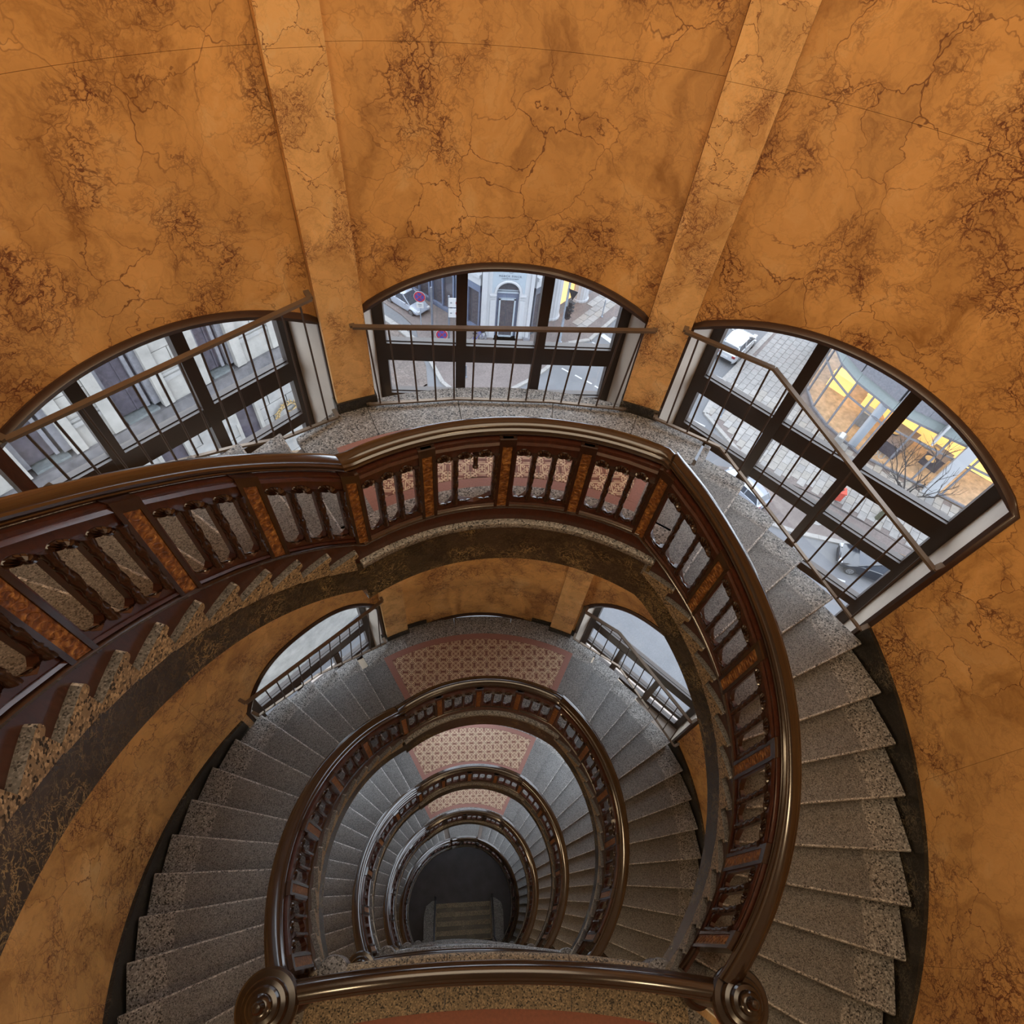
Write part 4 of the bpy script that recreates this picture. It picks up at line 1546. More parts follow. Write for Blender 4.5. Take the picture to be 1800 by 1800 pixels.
for x0, x1 in ((1.85, XC - RA - 0.02), (XC + RA + 0.02, 4.45)):
    mb = MB()
    mb.box(((x0 + x1) / 2, Y - 0.06, -14.32), (x1 - x0, 0.14, 0.07))
    mb.box(((x0 + x1) / 2, Y - 0.04, -14.55), (x1 - x0 - 0.04, 0.10, 0.05))
    obj('impost', mb, M_wallw, pb)
    mb = MB()
    mb.box(((x0 + x1) / 2, Y - 0.02, -16.2), (x1 - x0 - 0.10, 0.06, 3.0))
    obj('pier_panel', mb, M_wallw, pb)
mb = MB()
column_wall(mb, [1.98 + 2.3 * k / 32 for k in range(33)], lambda x: (ZS + sqrt(max(0, 1.0 - (x - XC) ** 2)) + 0.0) if abs(x - XC) < 1.0 else ZS - 0.02, lambda x: -12.2, Y - 0.012, Y + 0.02)
obj('inscription_panel', mb, M_panelb, pb)
mb = MB()
rings = []
for k in range(25):
    th = pi * k / 24
    rings.append([(XC + r * cos(th), y, ZS + r * sin(th)) for r, y in ((RA + 0.01, Y), (RA + 0.01, Y - 0.06), (RA + 0.10, Y - 0.07), (RA + 0.17, Y - 0.03), (RA + 0.17, Y))])
mb.loft(rings)
obj('archivolt', mb, M_wallw, pb, smooth=30)
mb = MB()
column_wall(mb, [XC - RA + 2 * RA * k / 24 for k in range(25)], lambda x: GZ, lambda x: max(ah(x), ZS), Y + 0.30, Y + 0.40)
obj('recess', mb, M_doorb, pb)
mb = MB()
column_wall(mb, [XC - 0.72 + 1.44 * k / 16 for k in range(17)], lambda x: -14.05, lambda x: max(ah(x) - 0.08, -14.04), Y + 0.26, Y + 0.31)
obj('fanlight', mb, M_dglass, pb)
mb = MB()
mb.box((XC, Y + 0.22, -14.20), (1.52, 0.14, 0.10))
mb.box((XC, Y + 0.24, -14.05), (1.50, 0.10, 0.05))
obj('lintel', mb, M_panelb, pb)
do = MB()
for x in (XC - 0.54, XC + 0.54):
    do.box((x, Y + 0.23, -16.35), (0.12, 0.14, 3.3))
do.box((XC, Y + 0.23, -14.75), (1.2, 0.14, 0.12))
do.box((XC, Y + 0.23, -17.88), (1.2, 0.14, 0.16))
door = obj('door', do, M_panelb, pb)
mb = MB()
mb.box((XC, Y + 0.26, -16.3), (0.94, 0.03, 3.0))
obj('door_glass', mb, M_dglass, door)
mb = MB()
mb.tube([(XC - 0.46, Y + 0.12, -16.7), (XC - 0.46, Y + 0.12, -16.2)], 0.02, 6)
obj('door_handle', mb, M_pole, door)
mb = MB()
mb.box((XC, Y - 0.05, GZ + 0.05), (1.7, 0.9, 0.10))
obj('threshold', mb, M_kerb, pb)
RX = (radians(90), 0, 0)
txt('MERCK FINCK', 0.205, (3.17, Y - 0.02, -12.93), RX, M_letter, pb, spacing=1.25)
txt('A QUINTET PRIVATE BANK', 0.085, (3.17, Y - 0.02, -13.08), RX, M_letter, pb, spacing=1.15)
mb = MB()
for k in range(13):
    th = pi + pi * k / 12
mb.tube([(3.20 + 0.13 * cos(pi + pi * k / 10), Y - 0.02, -12.55 + 0.08 * sin(pi + pi * k / 10)) for k in range(11)], 0.014, 5)
for k in (-1, 0, 1):
    mb.tube([(3.20 + 0.10 * k, Y - 0.02, -12.55), (3.20 + 0.12 * k, Y - 0.02, -12.46)], 0.014, 5)
obj('crown_emblem', mb, M_letter, pb)
# wings left and right of the portal
def wing(p0, p1, name, bays, mats, hgt=5.2):
    a, b = Vector(p0), Vector(p1)
    d = (b - a).normalized()
    L = (b - a).length
    nrm = Vector((d.y, -d.x))
    if nrm.y > 0:
        nrm = -nrm
    def P(s, o):
        q = a + d * s + nrm * o
        return (q.x, q.y)
    mb = MB()
    mb.prism([P(0, -0.5), P(L, -0.5), P(L, -0.8), P(0, -0.8)], GZ, GZ + hgt)
    obj('wing_backing', mb, M_wallw, pb)
    mb = MB()
    mb.prism([P(0, 0.1), P(L, 0.1), P(L, -0.6), P(0, -0.6)], GZ + 3.9, GZ + 4.5)
    mb.prism([P(0, 0.25), P(L, 0.25), P(L, -0.6), P(0, -0.6)], GZ + 4.5, GZ + 4.75)
    mb.prism([P(0, 0.0), P(L, 0.0), P(L, -0.6), P(0, -0.6)], GZ + 4.75, GZ + 10)
    obj('wing_cornice', mb, M_wallw, pb)
    n = bays
    for k in range(n):
        s0, s1 = L * k / n + 0.08, L * (k + 1) / n - 0.08
        sh = MB()
        for x0, x1 in ((s0, s0 + 0.14), (s1 - 0.14, s1), ((s0 + s1) / 2 - 0.05, (s0 + s1) / 2 + 0.05)):
            sh.prism([P(x0, 0.0), P(x1, 0.0), P(x1, -0.3), P(x0, -0.3)], GZ, GZ + 3.9)
        for z0, z1 in ((0.0, 0.35), (3.3, 3.9)):
            sh.prism([P(s0, 0.02), P(s1, 0.02), P(s1, -0.3), P(s0, -0.3)], GZ + z0, GZ + z1)
        f = obj('shop_window', sh, mats[0], pb)
        mb = MB()
        mb.prism([P(s0, -0.18), P(s1, -0.18), P(s1, -0.22), P(s0, -0.22)], GZ + 0.35, GZ + 3.3)
        obj('shop_pane', mb, mats[1], f)
wing((1.25, 35.85), (-4.4, 41.2), 'left', 3, (M_doorb, M_dglass))
wing((5.1, 35.85), (6.6, 37.3), 'right', 1, (M_pole, M_dglass))
for cx, cy in ((6.9, 38.3), (9.6, 40.9)):
    mb = MB()
    ring = []
    for z in (GZ, GZ + 0.25, GZ + 0.26, GZ + 9):
        rr = 0.72 if z <= GZ + 0.25 else 0.62
        ring.append([(cx + rr * (1 + 0.05 * (k % 2)) * cos(2 * pi * k / 32), cy + rr * (1 + 0.05 * (k % 2)) * sin(2 * pi * k / 32), z) for k in range(32)])
    mb.loft(ring)
    obj('fluted_column', mb, M_wallw, pb)
mb = MB()
mb.prism([(7.2, 38.9), (9.4, 41.2), (9.0, 41.6), (6.8, 39.3)], GZ + 0.3, GZ + 4.2)
obj('lit_shop_window', mb, M_lit2, pb)
mb = MB()
mb.prism([(6.6, 37.3), (12.5, 43.5), (11, 46), (4, 40)], GZ + 4.2, GZ + 10)
obj('upper_storey', mb, M_wallw, pb)

# ------------------------------------------------------------------ street furniture seen through the centre window
def pole(name, label, x, y, h, r, mat, cat='pole'):
    th = thing(name, label, cat, (x, y, GZ + 0.1))
    mb = MB()
    mb.lathe((x, y, GZ + 0.1), [(r * 2.0, 0), (r * 2.0, 0.05), (r * 1.2, 0.08), (r, 0.2), (r * 0.9, h), (0.0, h + 0.02)], 10)
    obj('shaft', mb, mat, th, smooth=40)
    return th
def no_stop(x, y, h, zc, label, face):
    th = pole('parking_sign', label, x, y, h, 0.035, M_polep, 'sign')
    c = (x + sin(face) * 0.06, y - cos(face) * 0.06, zc)
    def disc(r, d, mat, nm):
        mb = MB()
        ring = lambda q: [(c[0] + r * cos(2 * pi * k / 28) * cos(face) + sin(face) * q, c[1] + r * cos(2 * pi * k / 28) * sin(face) - cos(face) * q, zc + r * sin(2 * pi * k / 28)) for k in range(28)]
        mb.loft([ring(d), ring(d + 0.012)])
        obj(nm, mb, mat, th)
    disc(0.43, 0.0, M_signw, 'sign_rim')
    disc(0.41, 0.008, M_red, 'sign_ring')
    disc(0.31, 0.016, M_blue, 'sign_face')
    mb = MB()
    for sg in (1, -1):
        a = Vector((c[0] - 0.22 * cos(face) + sin(face) * 0.03, c[1] - 0.22 * sin(face) - cos(face) * 0.03, zc - 0.22 * sg))
        b = Vector((c[0] + 0.22 * cos(face) + sin(face) * 0.03, c[1] + 0.22 * sin(face) - cos(face) * 0.03, zc + 0.22 * sg))
        mb.bar(a, b, 0.012, 0.055)
    obj('red_cross', mb, M_red, th)
    mb = MB()
    mb.box((c[0], c[1], zc - 0.68), (0.52, 0.02, 0.42), face)
    pl = obj('supplementary_plate', mb, M_signw, th)
    mb = MB()
    mb.box((c[0] + sin(face) * 0.014, c[1] - cos(face) * 0.014, zc - 0.62), (0.30, 0.008, 0.05), face)
    mb.box((c[0] + sin(face) * 0.014, c[1] - cos(face) * 0.014, zc - 0.74), (0.22, 0.008, 0.04), face)
    obj('plate_mark', mb, M_letter, pl)
no_stop(-3.1, 35.9, 3.0, -15.2, 'round blue and red no stopping sign nearer the silver car', radians(-8))
no_stop(-1.5, 33.7, 1.7, -16.7, 'round blue and red no stopping sign left of the portal, lower in view', radians(0))
pole('street_post', 'tall blue grey post left of the portal without signs', -2.2, 34.4, 4.4, 0.085, M_pole)
sp = pole('sign_post', 'blue grey post carrying two white boards with red marks', -1.0, 33.8, 4.2, 0.08, M_pole, 'sign')
for z in (-14.15, -14.95):
    mb = MB()
    mb.box((-0.55, 33.72, z), (0.95, 0.05, 0.68))
    bd = obj('white_board', mb, M_signw, sp)
    mb = MB()
    mb.lathe((-0.42, 33.69, z), [(0.13, 0.0), (0.13, -0.01), (0.0, -0.011)], 16, 'Y')
    obj('red_mark', mb, M_red, bd)
    mb = MB()
    mb.box((-0.85, 33.69, z), (0.12, 0.012, 0.08))
    obj('arrow_mark', mb, M_letter, bd)
tl = pole('traffic_light', 'pale pole with black signal heads right of the portal', 7.3, 34.9, 5.4, 0.10, M_polep, 'traffic light')
def signal(parent, x, y, z, face, lit=None):
    mb = MB()
    mb.box((x, y, z), (0.30, 0.24, 0.95), face)
    for k in range(3):
        zz = z + 0.30 - 0.30 * k
        mb.box((x + sin(face) * 0.2, y - cos(face) * 0.2, zz + 0.12), (0.26, 0.24, 0.03), face)
    hd = obj('signal_head', mb, M_black, parent)
    for k in range(3):
        zz = z + 0.30 - 0.30 * k
        mb = MB()
        c = (x + sin(face) * 0.125, y - cos(face) * 0.125, zz)
        ring = lambda q, r: [(c[0] + r * cos(2 * pi * j / 14) * cos(face) + sin(face) * q, c[1] + r * cos(2 * pi * j / 14) * sin(face) - cos(face) * q, zz + r * sin(2 * pi * j / 14)) for j in range(14)]
        mb.loft([ring(0, 0.10), ring(0.02, 0.09)])
        obj('lens', mb, M_lampred if (lit == k) else M_black, hd)
signal(tl, 7.62, 34.9, -14.9, radians(60))
signal(tl, 7.5, 34.7, -15.2, radians(20))
mb = MB()
ring = lambda y: [(7.3 - 0.05, y, -13.3), (7.95, y, -13.55), (7.62, y, -14.25)]
mb.loft([ring(34.72), ring(34.75)])
obj('give_way_board', mb, M_black, tl)
pole('bollard', 'thin blue bollard just right of the centre mullion', 5.6, 34.4, 1.1, 0.05, M_pole, 'bollard')
pole('bollard', 'slim pale bollard on the slab pavement beyond the traffic light', 11.1, 38.4, 1.5, 0.05, M_polep, 'bollard')
pole('bollard', 'dark short bollard on the pavement before the kerb curve', 0.2, 30.6, 1.0, 0.06, M_pole, 'bollard')
# bicycle by the portal
bk = thing('bicycle', 'dark blue bicycle parked left of the white portal', 'bicycle', (1.05, 34.5, GZ + 0.1))
for dx in (-0.48, 0.48):
    mb = MB()
    c = (1.05 + dx * 0.8, 34.5 + dx * 0.6, GZ + 0.44)
    rings = []
    for j in range(20):
        th = 2 * pi * j / 20
        rings.append([(c[0] + (0.32 + 0.025 * cos(p)) * cos(th) * 0.8 - 0.6 * 0.025 * sin(p), c[1] + (0.32 + 0.025 * cos(p)) * cos(th) * 0.6 + 0.8 * 0.025 * sin(p), c[2] + (0.32 + 0.025 * cos(p)) * sin(th)) for p in (0, 2.1, 4.2)])
    rings.append(rings[0])
    mb.loft(rings, cap=False)
    obj('wheel', mb, M_black, bk)
def bkp(u, z):
    return (1.05 + u * 0.8, 34.5 + u * 0.6, GZ + z)
mb = MB()
for a, b in (((-0.48, 0.44), (-0.1, 0.42)), ((-0.1, 0.42), (0.36, 0.92)), ((-0.2, 0.92), (-0.1, 0.42)), ((-0.2, 0.90), (0.36, 0.92)), ((-0.48, 0.44), (-0.2, 0.9)), ((0.48, 0.44), (0.34, 1.05))):
    mb.tube([bkp(*a), bkp(*b)], 0.028, 6)
obj('frame', mb, M_blue, bk)
mb = MB()
mb.box(bkp(-0.22, 1.0), (0.28, 0.16, 0.07), 0.64)
obj('saddle', mb, M_black, bk)
mb = MB()
q = bkp(0.34, 1.08)
mb.tube([(q[0] - 0.16, q[1] + 0.22, q[2]), (q[0] + 0.16, q[1] - 0.22, q[2])], 0.02, 6)
mb.box((q[0] + 0.12, q[1] + 0.1, q[2] - 0.12), (0.32, 0.26, 0.22), 0.64)
obj('handlebar', mb, M_black, bk)

# ------------------------------------------------------------------ cars
M_cglass, _nt, _b = new_mat('car_glass', (0.03, 0.035, 0.045), 0.06)
M_tyre = plain('tyre_rubber', (0.018, 0.018, 0.02), 0.8)
M_rim = plain('alloy_rim', (0.55, 0.56, 0.58), 0.3, 0.7)
M_tail = plain('tail_lamp_red', (0.35, 0.02, 0.02), 0.3)
M_head = plain('head_lamp', (0.75, 0.77, 0.8), 0.15)
def car(label, paint, loc, yaw, group='parked cars in the street', scale=1.0):
    th = thing('car', label, 'car', loc, group)
    th.rotation_euler = (0, 0, yaw)
    th.scale = (scale,) * 3
    def part(nm, mb, mat, par=None, smooth=None):
        me = mesh_of(mb, nm)
        fix_normals(me)
        if smooth:
            me.polygons.foreach_set('use_smooth', [True] * len(me.polygons))
            me.set_sharp_from_angle(angle=radians(smooth))
        me.materials.append(mat)
        o = bpy.data.objects.new(nm, me)
        C.objects.link(o)
        o.parent = par or th
        return o
    st = [(-2.10, 0.70, 0.34, 0.62), (-2.04, 0.78, 0.28, 0.88), (-1.6, 0.85, 0.24, 0.97), (-0.6, 0.87, 0.22, 0.95), (0.4, 0.87, 0.22, 0.93), (1.0, 0.86, 0.22, 0.90), (1.5, 0.83, 0.24, 0.80), (1.9, 0.76, 0.26, 0.66), (2.08, 0.64, 0.32, 0.52)]
    mb = MB()
    rings = []
    for x, w, zl_, zh in st:
        zm = zl_ + (zh - zl_) * 0.55
        rings.append([(x, -w * 0.86, zl_), (x, -w, zl_ + 0.10), (x, -w, zm), (x, -w * 0.93, zh - 0.04), (x, -w * 0.80, zh), (x, w * 0.80, zh), (x, w * 0.93, zh - 0.04), (x, w, zm), (x, w, zl_ + 0.10), (x, w * 0.86, zl_)])
    mb.loft(rings)
    body = part('body', mb, paint, smooth=50)
    mb = MB()
    def hoop(x, z, w, drop=0.0):
        return [(x, -w, z - 0.03), (x, -w * 0.9, z), (x, w * 0.9, z), (x, w, z - 0.03)]
    low = [(-1.86, 0.90), (1.10, 0.90)]
    base = [(-1.88, -0.77, 0.90), (-1.88, 0.77, 0.90), (1.12, 0.77, 0.88), (1.12, -0.77, 0.88)]
    roof = [(-1.50, -0.60, 1.42), (-1.50, 0.60, 1.42), (0.18, 0.60, 1.42), (0.18, -0.60, 1.42)]
    mb.loft([base, roof])
    part('windows', mb, M_cglass)
    mb = MB()
    rings = []
    for x, z, w in ((-1.62, 1.37, 0.58), (-1.45, 1.44, 0.62), (-0.8, 1.49, 0.64), (-0.2, 1.48, 0.64), (0.22, 1.42, 0.61)):
        rings.append([(x, -w, z - 0.05), (x, -w * 0.8, z), (x, 0, z + 0.02), (x, w * 0.8, z), (x, w, z - 0.05), (x, 0, z - 0.07)])
    mb.loft(rings)
    part('roof', mb, paint, smooth=50)
    mb = MB()
    for sy in (-1, 1):
        for (xa, za, wa), (xb, zb_, wb_) in (((1.14, 0.88, 0.77), (0.20, 1.42, 0.61)), ((-0.55, 0.92, 0.79), (-0.55, 1.45, 0.63)), ((-1.90, 0.90, 0.77), (-1.55, 1.40, 0.60))):
            mb.bar((xa, sy * wa, za), (xb, sy * wb_, zb_), 0.07, 0.07)
    part('pillars', mb, paint)
    for x in (-1.32, 1.32):
        for sy in (-1, 1):
            mb = MB()
            mb.lathe((x, sy * 0.76, 0.31), [(0.20, -0.11 * 1), (0.31, -0.10), (0.315, 0), (0.31, 0.10), (0.20, 0.11)], 20, 'Y')
            w = part('wheel', mb, M_tyre, smooth=40)
            mb = MB()
            mb.lathe((x, sy * 0.875, 0.31), [(0.20, -0.01), (0.20, 0.01), (0.05, 0.02 * sy), (0.0, 0.02 * sy)], 14, 'Y')
            rim = part('rim', mb, M_rim, w)
            mb = MB()
            for k in range(5):
                an = 2 * pi * k / 5
                mb.box((x + 0.11 * cos(an), sy * 0.892, 0.31 + 0.11 * sin(an)), (0.05, 0.012, 0.05), 0)
            w2 = part('spoke_gap', mb, M_tyre, w)
    for sy in (-1, 1):
        mb = MB()
        mb.box((-2.05, sy * 0.62, 0.80), (0.10, 0.24, 0.14))
        part('tail_lamp', mb, M_tail, body)
        mb = MB()
        mb.box((1.96, sy * 0.56, 0.58), (0.22, 0.26, 0.11), sy * -0.35)
        part('head_lamp', mb, M_head, body)
        mb = MB()
        mb.box((0.72, sy * 0.92, 0.96), (0.12, 0.16, 0.10))
        part('mirror', mb, paint, body)
    mb = MB()
    mb.box((-2.09, 0, 0.66), (0.03, 0.46, 0.11))
    part('number_plate', mb, M_signw, body)
    mb = MB()
    mb.box((-2.06, 0, 0.40), (0.12, 1.3, 0.14))
    mb.box((2.04, 0, 0.36), (0.12, 0.95, 0.13))
    part('bumper_trim', mb, M_black, body)
    return th
P_white = plain('car_paint_silver_white', (0.66, 0.69, 0.74), 0.2, 0.1, 0.03, coat=0.6, world=False)
P_dark = plain('car_paint_blue_black', (0.020, 0.024, 0.036), 0.15, 0.1, 0.05, coat=0.8, world=False)
P_silver = plain('car_paint_pale_silver', (0.55, 0.60, 0.70), 0.25, 0.2, 0.03, coat=0.5, world=False)
car('silver white hatchback parked in a marked bay, seen through the right window', P_white, (21.2, 34.9, GZ), radians(47), scale=1.06)
car('blue black car parked beside the mosaic strip, low in the right window', P_dark, (23.6, 14.9, GZ), radians(180 - 26), scale=1.02)
car('pale silver car driving past left of the corner building', P_silver, (-4.3, 38.9, GZ), radians(-43), scale=0.9)
car('silver car near the glazed shop behind the signal post', P_silver, (17.4, 20.6, GZ), radians(120), scale=0.8)

# ------------------------------------------------------------------ glazed corner shop on the right
sh = thing('corner_shop', 'glazed corner shop with warm lit interior, right window view', 'building', (28.5, 26.5, GZ))
front = [(28.6, 36.0), (27.2, 33.6), (26.1, 32.0), (25.45, 30.2), (25.2, 28.5), (25.5, 26.7), (26.1, 25.4), (26.7, 24.1), (28.0, 22.9), (29.4, 21.7), (30.9, 20.5), (33.5, 18.2)]
inner = [(32.0, 37.0), (31.5, 33.0), (30.6, 30.0), (30.4, 27.5), (32.0, 24.6), (36.0, 21.0)]
mb = MB()
mb.prism(front + inner[::-1], GZ + 0.02, GZ + 0.14)
obj('shop_floor', mb, M_shopfl, sh)
mb = MB()
mb.prism([(x + 0.3, y) for x, y in front] + inner[::-1], GZ + 4.15, GZ + 4.35)
obj('shop_ceiling', mb, M_mint, sh)
for lx, ly in ((28.2, 29.5), (28.6, 25.6), (31.5, 22.6)):
    d = bpy.data.lights.new('shop_light', 'AREA')
    d.energy = 190
    d.color = (1.0, 0.68, 0.33)
    d.size = 1.6
    lo = bpy.data.objects.new('shop_light', d)
    C.objects.link(lo)
    lo.parent = sh
    lo.location = Vector((lx, ly, GZ + 4.1)) - sh.location
mb = MB()
for a, b in ((inner[1], inner[3]), (inner[3], inner[5])):
    mb.bar((a[0], a[1], GZ + 1.9), (b[0], b[1], GZ + 1.9), 0.2, 3.6)
obj('lit_back_wall', mb, M_lit, sh)
for k in range(len(front) - 1):
    a, b = Vector(front[k]), Vector(front[k + 1])
    mb = MB()
    mb.bar((a.x, a.y, GZ + 2.1), (b.x, b.y, GZ + 2.1), 0.02, 3.9)
    obj('shop_pane', mb, M_sglass, sh)
    mb = MB()
    mb.bar((a.x, a.y, GZ + 0.2), (b.x, b.y, GZ + 0.2), 0.12, 0.14)
    mb.bar((a.x, a.y, GZ + 2.9), (b.x, b.y, GZ + 2.9), 0.10, 0.10)
    mb.bar((a.x, a.y, GZ + 4.05), (b.x, b.y, GZ + 4.05), 0.14, 0.16)
    obj('shop_rail', mb, M_grey_st, sh)
    mb = MB()
    mb.box((a.x, a.y, GZ + 2.1), (0.11, 0.11, 4.0), atan2((b - a).y, (b - a).x))
    obj('shop_mullion', mb, M_grey_st, sh)
    mb = MB()
    mb.bar((a.x, a.y, GZ + 4.5), (b.x, b.y, GZ + 4.5), 0.16, 0.75)
    obj('fascia', mb, M_mint, sh)
    mb = MB()
    mb.bar((a.x, a.y, GZ + 7.5), (b.x, b.y, GZ + 7.5), 0.7, 5.2)
    obj('upper_wall', mb, M_grey_st, sh)
for (x, y), w in (((26.75, 25.0), 0.55), ((30.3, 20.9), 0.75), ((28.3, 35.0), 0.9)):
    mb = MB()
    mb.box((x - 0.15, y - 0.2, GZ + 5.0), (w, 0.35, 10.0), radians(-42))
    obj('white_pilaster', mb, M_wallw if w < 0.85 else M_grey_st, sh)
mb = MB()
mb.box((28.6, 21.9, GZ + 4.6), (0.9, 0.12, 2.0), radians(48))
sb = obj('projecting_sign', mb, M_signw, sh)
mb = MB()
mb.box((28.55, 21.84, GZ + 4.7), (0.18, 0.14, 0.35), radians(48))
obj('sign_mark', mb, M_letter, sb)
txt('LOU', 0.62, (27.15, 23.35, GZ + 0.75), (radians(90), 0, radians(-42)), M_kerb, sh, name='window_lettering')
# display furniture inside the shop
for x, y, wx, wy, hh, mat in ((28.2, 27.0, 0.9, 0.7, 1.1, M_kerb), (29.6, 24.9, 2.6, 1.6, 0.9, M_patina), (30.0, 29.0, 1.8, 0.9, 1.0, M_lit), (28.0, 30.6, 0.8, 1.6, 1.2, M_lit), (31.6, 23.2, 1.2, 1.2, 1.0, M_patina), (30.6, 26.2, 0.7, 1.8, 1.6, M_lit)):
    mb = MB()
    mb.box((x, y, GZ + 0.14 + hh / 2), (wx, wy, hh), 0.6)
    mb.box((x, y, GZ + 0.14 + hh + 0.03), (wx + 0.1, wy + 0.1, 0.06), 0.6)
    obj('display_unit', mb, mat, sh)
for x, y in ((29.3, 25.2), (31.4, 23.6), (30.6, 22.7)):
    mb = MB()
    mb.lathe((x, y, GZ + 1.15), [(0.30, 0.0), (0.34, 0.04), (0.26, 0.08), (0.10, 0.05), (0.0, 0.05)], 18)
    obj('display_dish', mb, M_gold, sh)
gb = thing('grey_bin', 'grey litter bin with white lid before the glazed shop', 'bin', (25.3, 24.7, GZ + 0.12))
mb = MB()
mb.box((25.3, 24.7, GZ + 0.62), (0.55, 0.55, 1.0), 0.8)
obj('bin_body', mb, M_kerb, gb)
mb = MB()
mb.box((25.3, 24.7, GZ + 1.16), (0.62, 0.30, 0.08), 0.8)
obj('bin_lid', mb, M_signw, gb)
rb = thing('red_post_bin', 'orange red waste bin standing on the slab pavement', 'bin', (23.4, 20.1, GZ + 0.12))
mb = MB()
mb.prism([(23.15, 19.9), (23.55, 19.75), (23.75, 20.2), (23.35, 20.4)], GZ + 0.3, GZ + 0.95)
obj('bin_body', mb, M_box, rb)
mb = MB()
mb.prism([(23.10, 19.88), (23.57, 19.70), (23.80, 20.22), (23.33, 20.45)], GZ + 0.95, GZ + 1.02)
obj('bin_lid', mb, M_box, rb)
mb = MB()
mb.box((23.42, 20.10, GZ + 1.03), (0.26, 0.15, 0.02), 0.4)
obj('bin_slot', mb, M_black, rb)
mb = MB()
mb.tube([(23.45, 20.1, GZ + 0.12), (23.45, 20.1, GZ + 0.35)], 0.05, 8)
obj('bin_foot', mb, M_pole, rb)
t2 = pole('traffic_light', 'pale pole with black and red lit signal heads on the shop corner', 18.9, 23.6, 3.9, 0.11, M_polep, 'traffic light')
signal(t2, 18.7, 23.2, -15.5, radians(-20), 0)
signal(t2, 19.1, 23.3, -15.7, radians(40))
pole('street_post', 'short post with yellow tag beside the slab pavement edge', 17.9, 27.3, 2.2, 0.06, M_polep)

# bare tree
def bare_tree(x, y, label):
    th = thing('bare_tree', label, 'tree', (x, y, GZ + 0.1))
    rnd = random.Random(5)
    tr, br = MB(), MB()
    base = Vector((x, y, GZ + 0.1))
    top = base + Vector((0.15, 0.05, 2.6))
    tr.tube([base, base + Vector((0.05, 0, 1.2)), top], [0.16, 0.13, 0.11], 8)
    def grow(p, d, L, r, lev):
        pts = [p]
        q = p.copy()
        for k in range(3):
            d = (d + Vector((rnd.uniform(-0.25, 0.25), rnd.uniform(-0.25, 0.25), rnd.uniform(-0.05, 0.18)))).normalized()
            q = q + d * L / 3
            pts.append(q.copy())
        br.tube(pts, [r, r * 0.85, r * 0.7, r * 0.5], 5)
        if lev < 4:
            for k in range(3 if lev < 3 else 2):
                nd = (d + Vector((rnd.uniform(-0.9, 0.9), rnd.uniform(-0.9, 0.9), rnd.uniform(-0.1, 0.6)))).normalized()
                grow(pts[rnd.choice((2, 3))], nd, L * rnd.uniform(0.6, 0.8), r * 0.58, lev + 1)
    for k in range(6):
        an = 2 * pi * k / 6 + 0.3
        grow(top - Vector((0, 0, 0.25 * (k % 3))), Vector((cos(an) * 0.8, sin(an) * 0.8, 0.75)).normalized(), 1.7, 0.055, 1)
    obj('trunk', tr, M_moss, th, smooth=60)
    obj('branches', br, M_bark, th)
bare_tree(25.6, 18.6, 'bare street tree with mossy trunk before the lit shop')

# ------------------------------------------------------------------ weathered stone facade close by on the left
FD = Vector((0.66063, 0.75071, 0))
FNv = Vector((0.75071, -0.66063, 0))
FO = Vector((-9.4487, 7.1122, 0)) - FD * (-9.4487 * 0.66063 + 7.1122 * 0.75071)
fb = thing('stone_facade', 'weathered white stone facade with pilasters, ledge and gilt wreath, left window view', 'building', tuple(FO + FD * 2 + Vector((0, 0, GZ))))
def FP(s, o, z):
    q = FO + FD * s + FNv * o
    return (q.x, q.y, z)
def fbox(mb, s0, s1, o0, o1, z0, z1):
    mb.hexa([FP(s0, o0, z0), FP(s1, o0, z0), FP(s1, o1, z0), FP(s0, o1, z0)], [FP(s0, o0, z1), FP(s1, o0, z1), FP(s1, o1, z1), FP(s0, o1, z1)])
def fpart(nm, mat, boxes, parent=None):
    mb = MB()
    for b in boxes:
        fbox(mb, *b)
    return obj(nm, mb, mat, parent or fb)
fpart('wall_mass', M_stone, [(-8, 6.3, -9, -0.35, GZ, -2.2), (-8, 6.3, -9, -0.55, -2.2, 9)])
piers = [(-3.7, -2.7), (-1.65, -0.65), (0.36, 1.36), (2.42, 3.55), (4.40, 5.62)]
for s0, s1 in piers:
    p = fpart('pier', M_stone, [(s0, s1, -0.6, 0.0, -1.32, 8.5)])
    fpart('pier_strip', M_stone, [(s0 - 0.05, s0 + 0.20, -0.1, 0.07, -1.28, 8.5), (s1 - 0.20, s1 + 0.05, -0.1, 0.07, -1.28, 8.5)], p)
    fpart('pier_band', M_stone2, [(s0 + 0.2, s1 - 0.2, -0.1, 0.045, -0.70, -0.60), (s0 + 0.2, s1 - 0.2, -0.1, 0.03, -0.56, -0.50)], p)
    for k in range(9):
        zz = -0.45 + k * 0.55
        fpart('ashlar_block', M_stone, [(s0 + 0.21, (s0 + s1) / 2 + 0.1 * (k % 2) - 0.01, -0.1, 0.02, zz, zz + 0.53), ((s0 + s1) / 2 + 0.1 * (k % 2) + 0.01, s1 - 0.21, -0.1, 0.022, zz, zz + 0.53)], p)
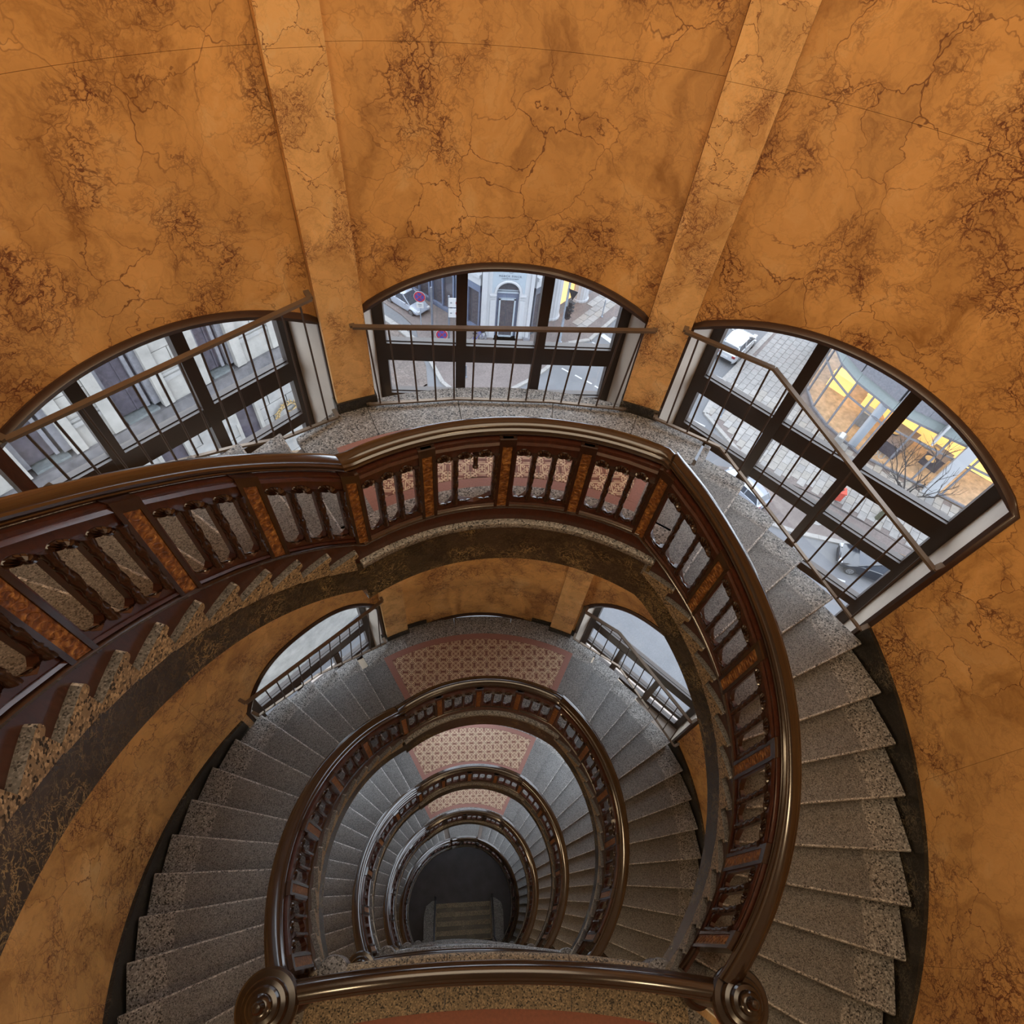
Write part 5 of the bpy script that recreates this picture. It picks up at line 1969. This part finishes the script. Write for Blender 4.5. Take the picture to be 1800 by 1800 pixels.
for k in range(len(piers) - 1):
    s0, s1 = piers[k][1] + 0.05, piers[k + 1][0] - 0.05
    w = fpart('tall_window', M_patina, [(s0, s1, -0.5, -0.22, -1.2, 8.5)])
    fpart('window_moulding', M_grey_st, [(s0, s0 + 0.10, -0.45, -0.12, -1.2, 8.5), (s1 - 0.30, s1 - 0.22, -0.45, -0.14, -1.2, 8.5), (s1 - 0.15, s1, -0.45, -0.08, -1.2, 8.5)], w)
    fpart('red_glazing_bar', M_red if False else M_patina, [((s0 + s1) / 2 - 0.02, (s0 + s1) / 2 + 0.02, -0.45, -0.20, -1.2, 8.5)], w)
    fpart('stained_sill', M_copper, [(s0 + 0.1, s1 - 0.1, -0.3, 0.0, -1.34, -1.26)], w)
fpart('ledge', M_ledge, [(-8, 6.35, -0.6, 0.09, -1.66, -1.32)])
gu = fpart('gutter', M_signw, [(-8, 6.4, 0.03, 0.20, -1.86, -1.70), (-8, 6.4, 0.09, 0.20, -1.70, -1.67)])
for s in (-3.2, -1.15, 0.9, 2.95, 5.05):
    fpart('gutter_clamp', M_pole, [(s - 0.06, s + 0.06, 0.03, 0.23, -1.90, -1.62)], gu)
for k in range(44):
    s = -5.0 + k * 0.26
    fpart('dentil', M_stone2, [(s, s + 0.15, -0.4, 0.06, -2.02, -1.88)])
lw = [(1.75, 2.35), (3.85, 4.42)]
for r_ in range(10):
    zt = -2.08 - r_ * 0.42
    for k in range(9):
        s0 = -3.0 + k * 1.05 + 0.52 * (r_ % 2)
        s1 = min(s0 + 1.02, 6.33)
        if s1 - s0 < 0.2 or any(s0 < b - 0.02 and s1 > a + 0.02 for a, b in lw):
            for a, b in lw:
                for q0, q1 in ((s0, min(s1, a - 0.1)), (max(s0, b + 0.1), s1)):
                    if s0 < b and s1 > a and q1 - q0 > 0.15:
                        fpart('rusticated_block', M_stone2, [(q0, q1, -0.5, 0.0, zt - 0.40, zt)])
            continue
        fpart('rusticated_block', M_stone2, [(s0, s1, -0.5, random.uniform(-0.02, 0.03), zt - 0.40, zt)])
for a, b in lw:
    w = fpart('lower_window', M_patina, [(a, b, -0.45, -0.12, -8, -2.15)])
    fpart('window_surround', M_stone, [(a - 0.10, a, -0.5, 0.02, -8, -2.1), (b, b + 0.10, -0.5, 0.02, -8, -2.1)], w)
mb = MB()
wc = Vector(FP(5.26, 0.06, -3.48))
rnd = random.Random(3)
for k in range(26):
    th = 2 * pi * k / 26
    c = wc + (FD * cos(th) + Vector((0, 0, 1)) * sin(th)) * 0.36
    tdir = (FD * -sin(th) + Vector((0, 0, 1)) * cos(th))
    for q in range(2):
        e = c + tdir * 0.13 + (FD * cos(th) + Vector((0, 0, 1)) * sin(th)) * (0.09 if q else -0.07) + FNv * rnd.uniform(0.0, 0.08)
        mb.tube([c, (c + e) / 2 + FNv * 0.03, e], [0.020, 0.022, 0.004], 5)
obj('gilt_wreath', mb, M_gold, fb)
mb = MB()
mb.tube([wc - FD * 0.02 - FNv * 0.2, wc + FD * 0.1 + FNv * 0.05, wc + FD * 0.34 + Vector((0, 0, 0.06))], [0.03, 0.04, 0.03], 6)
obj('wreath_bracket', mb, M_gold, fb)
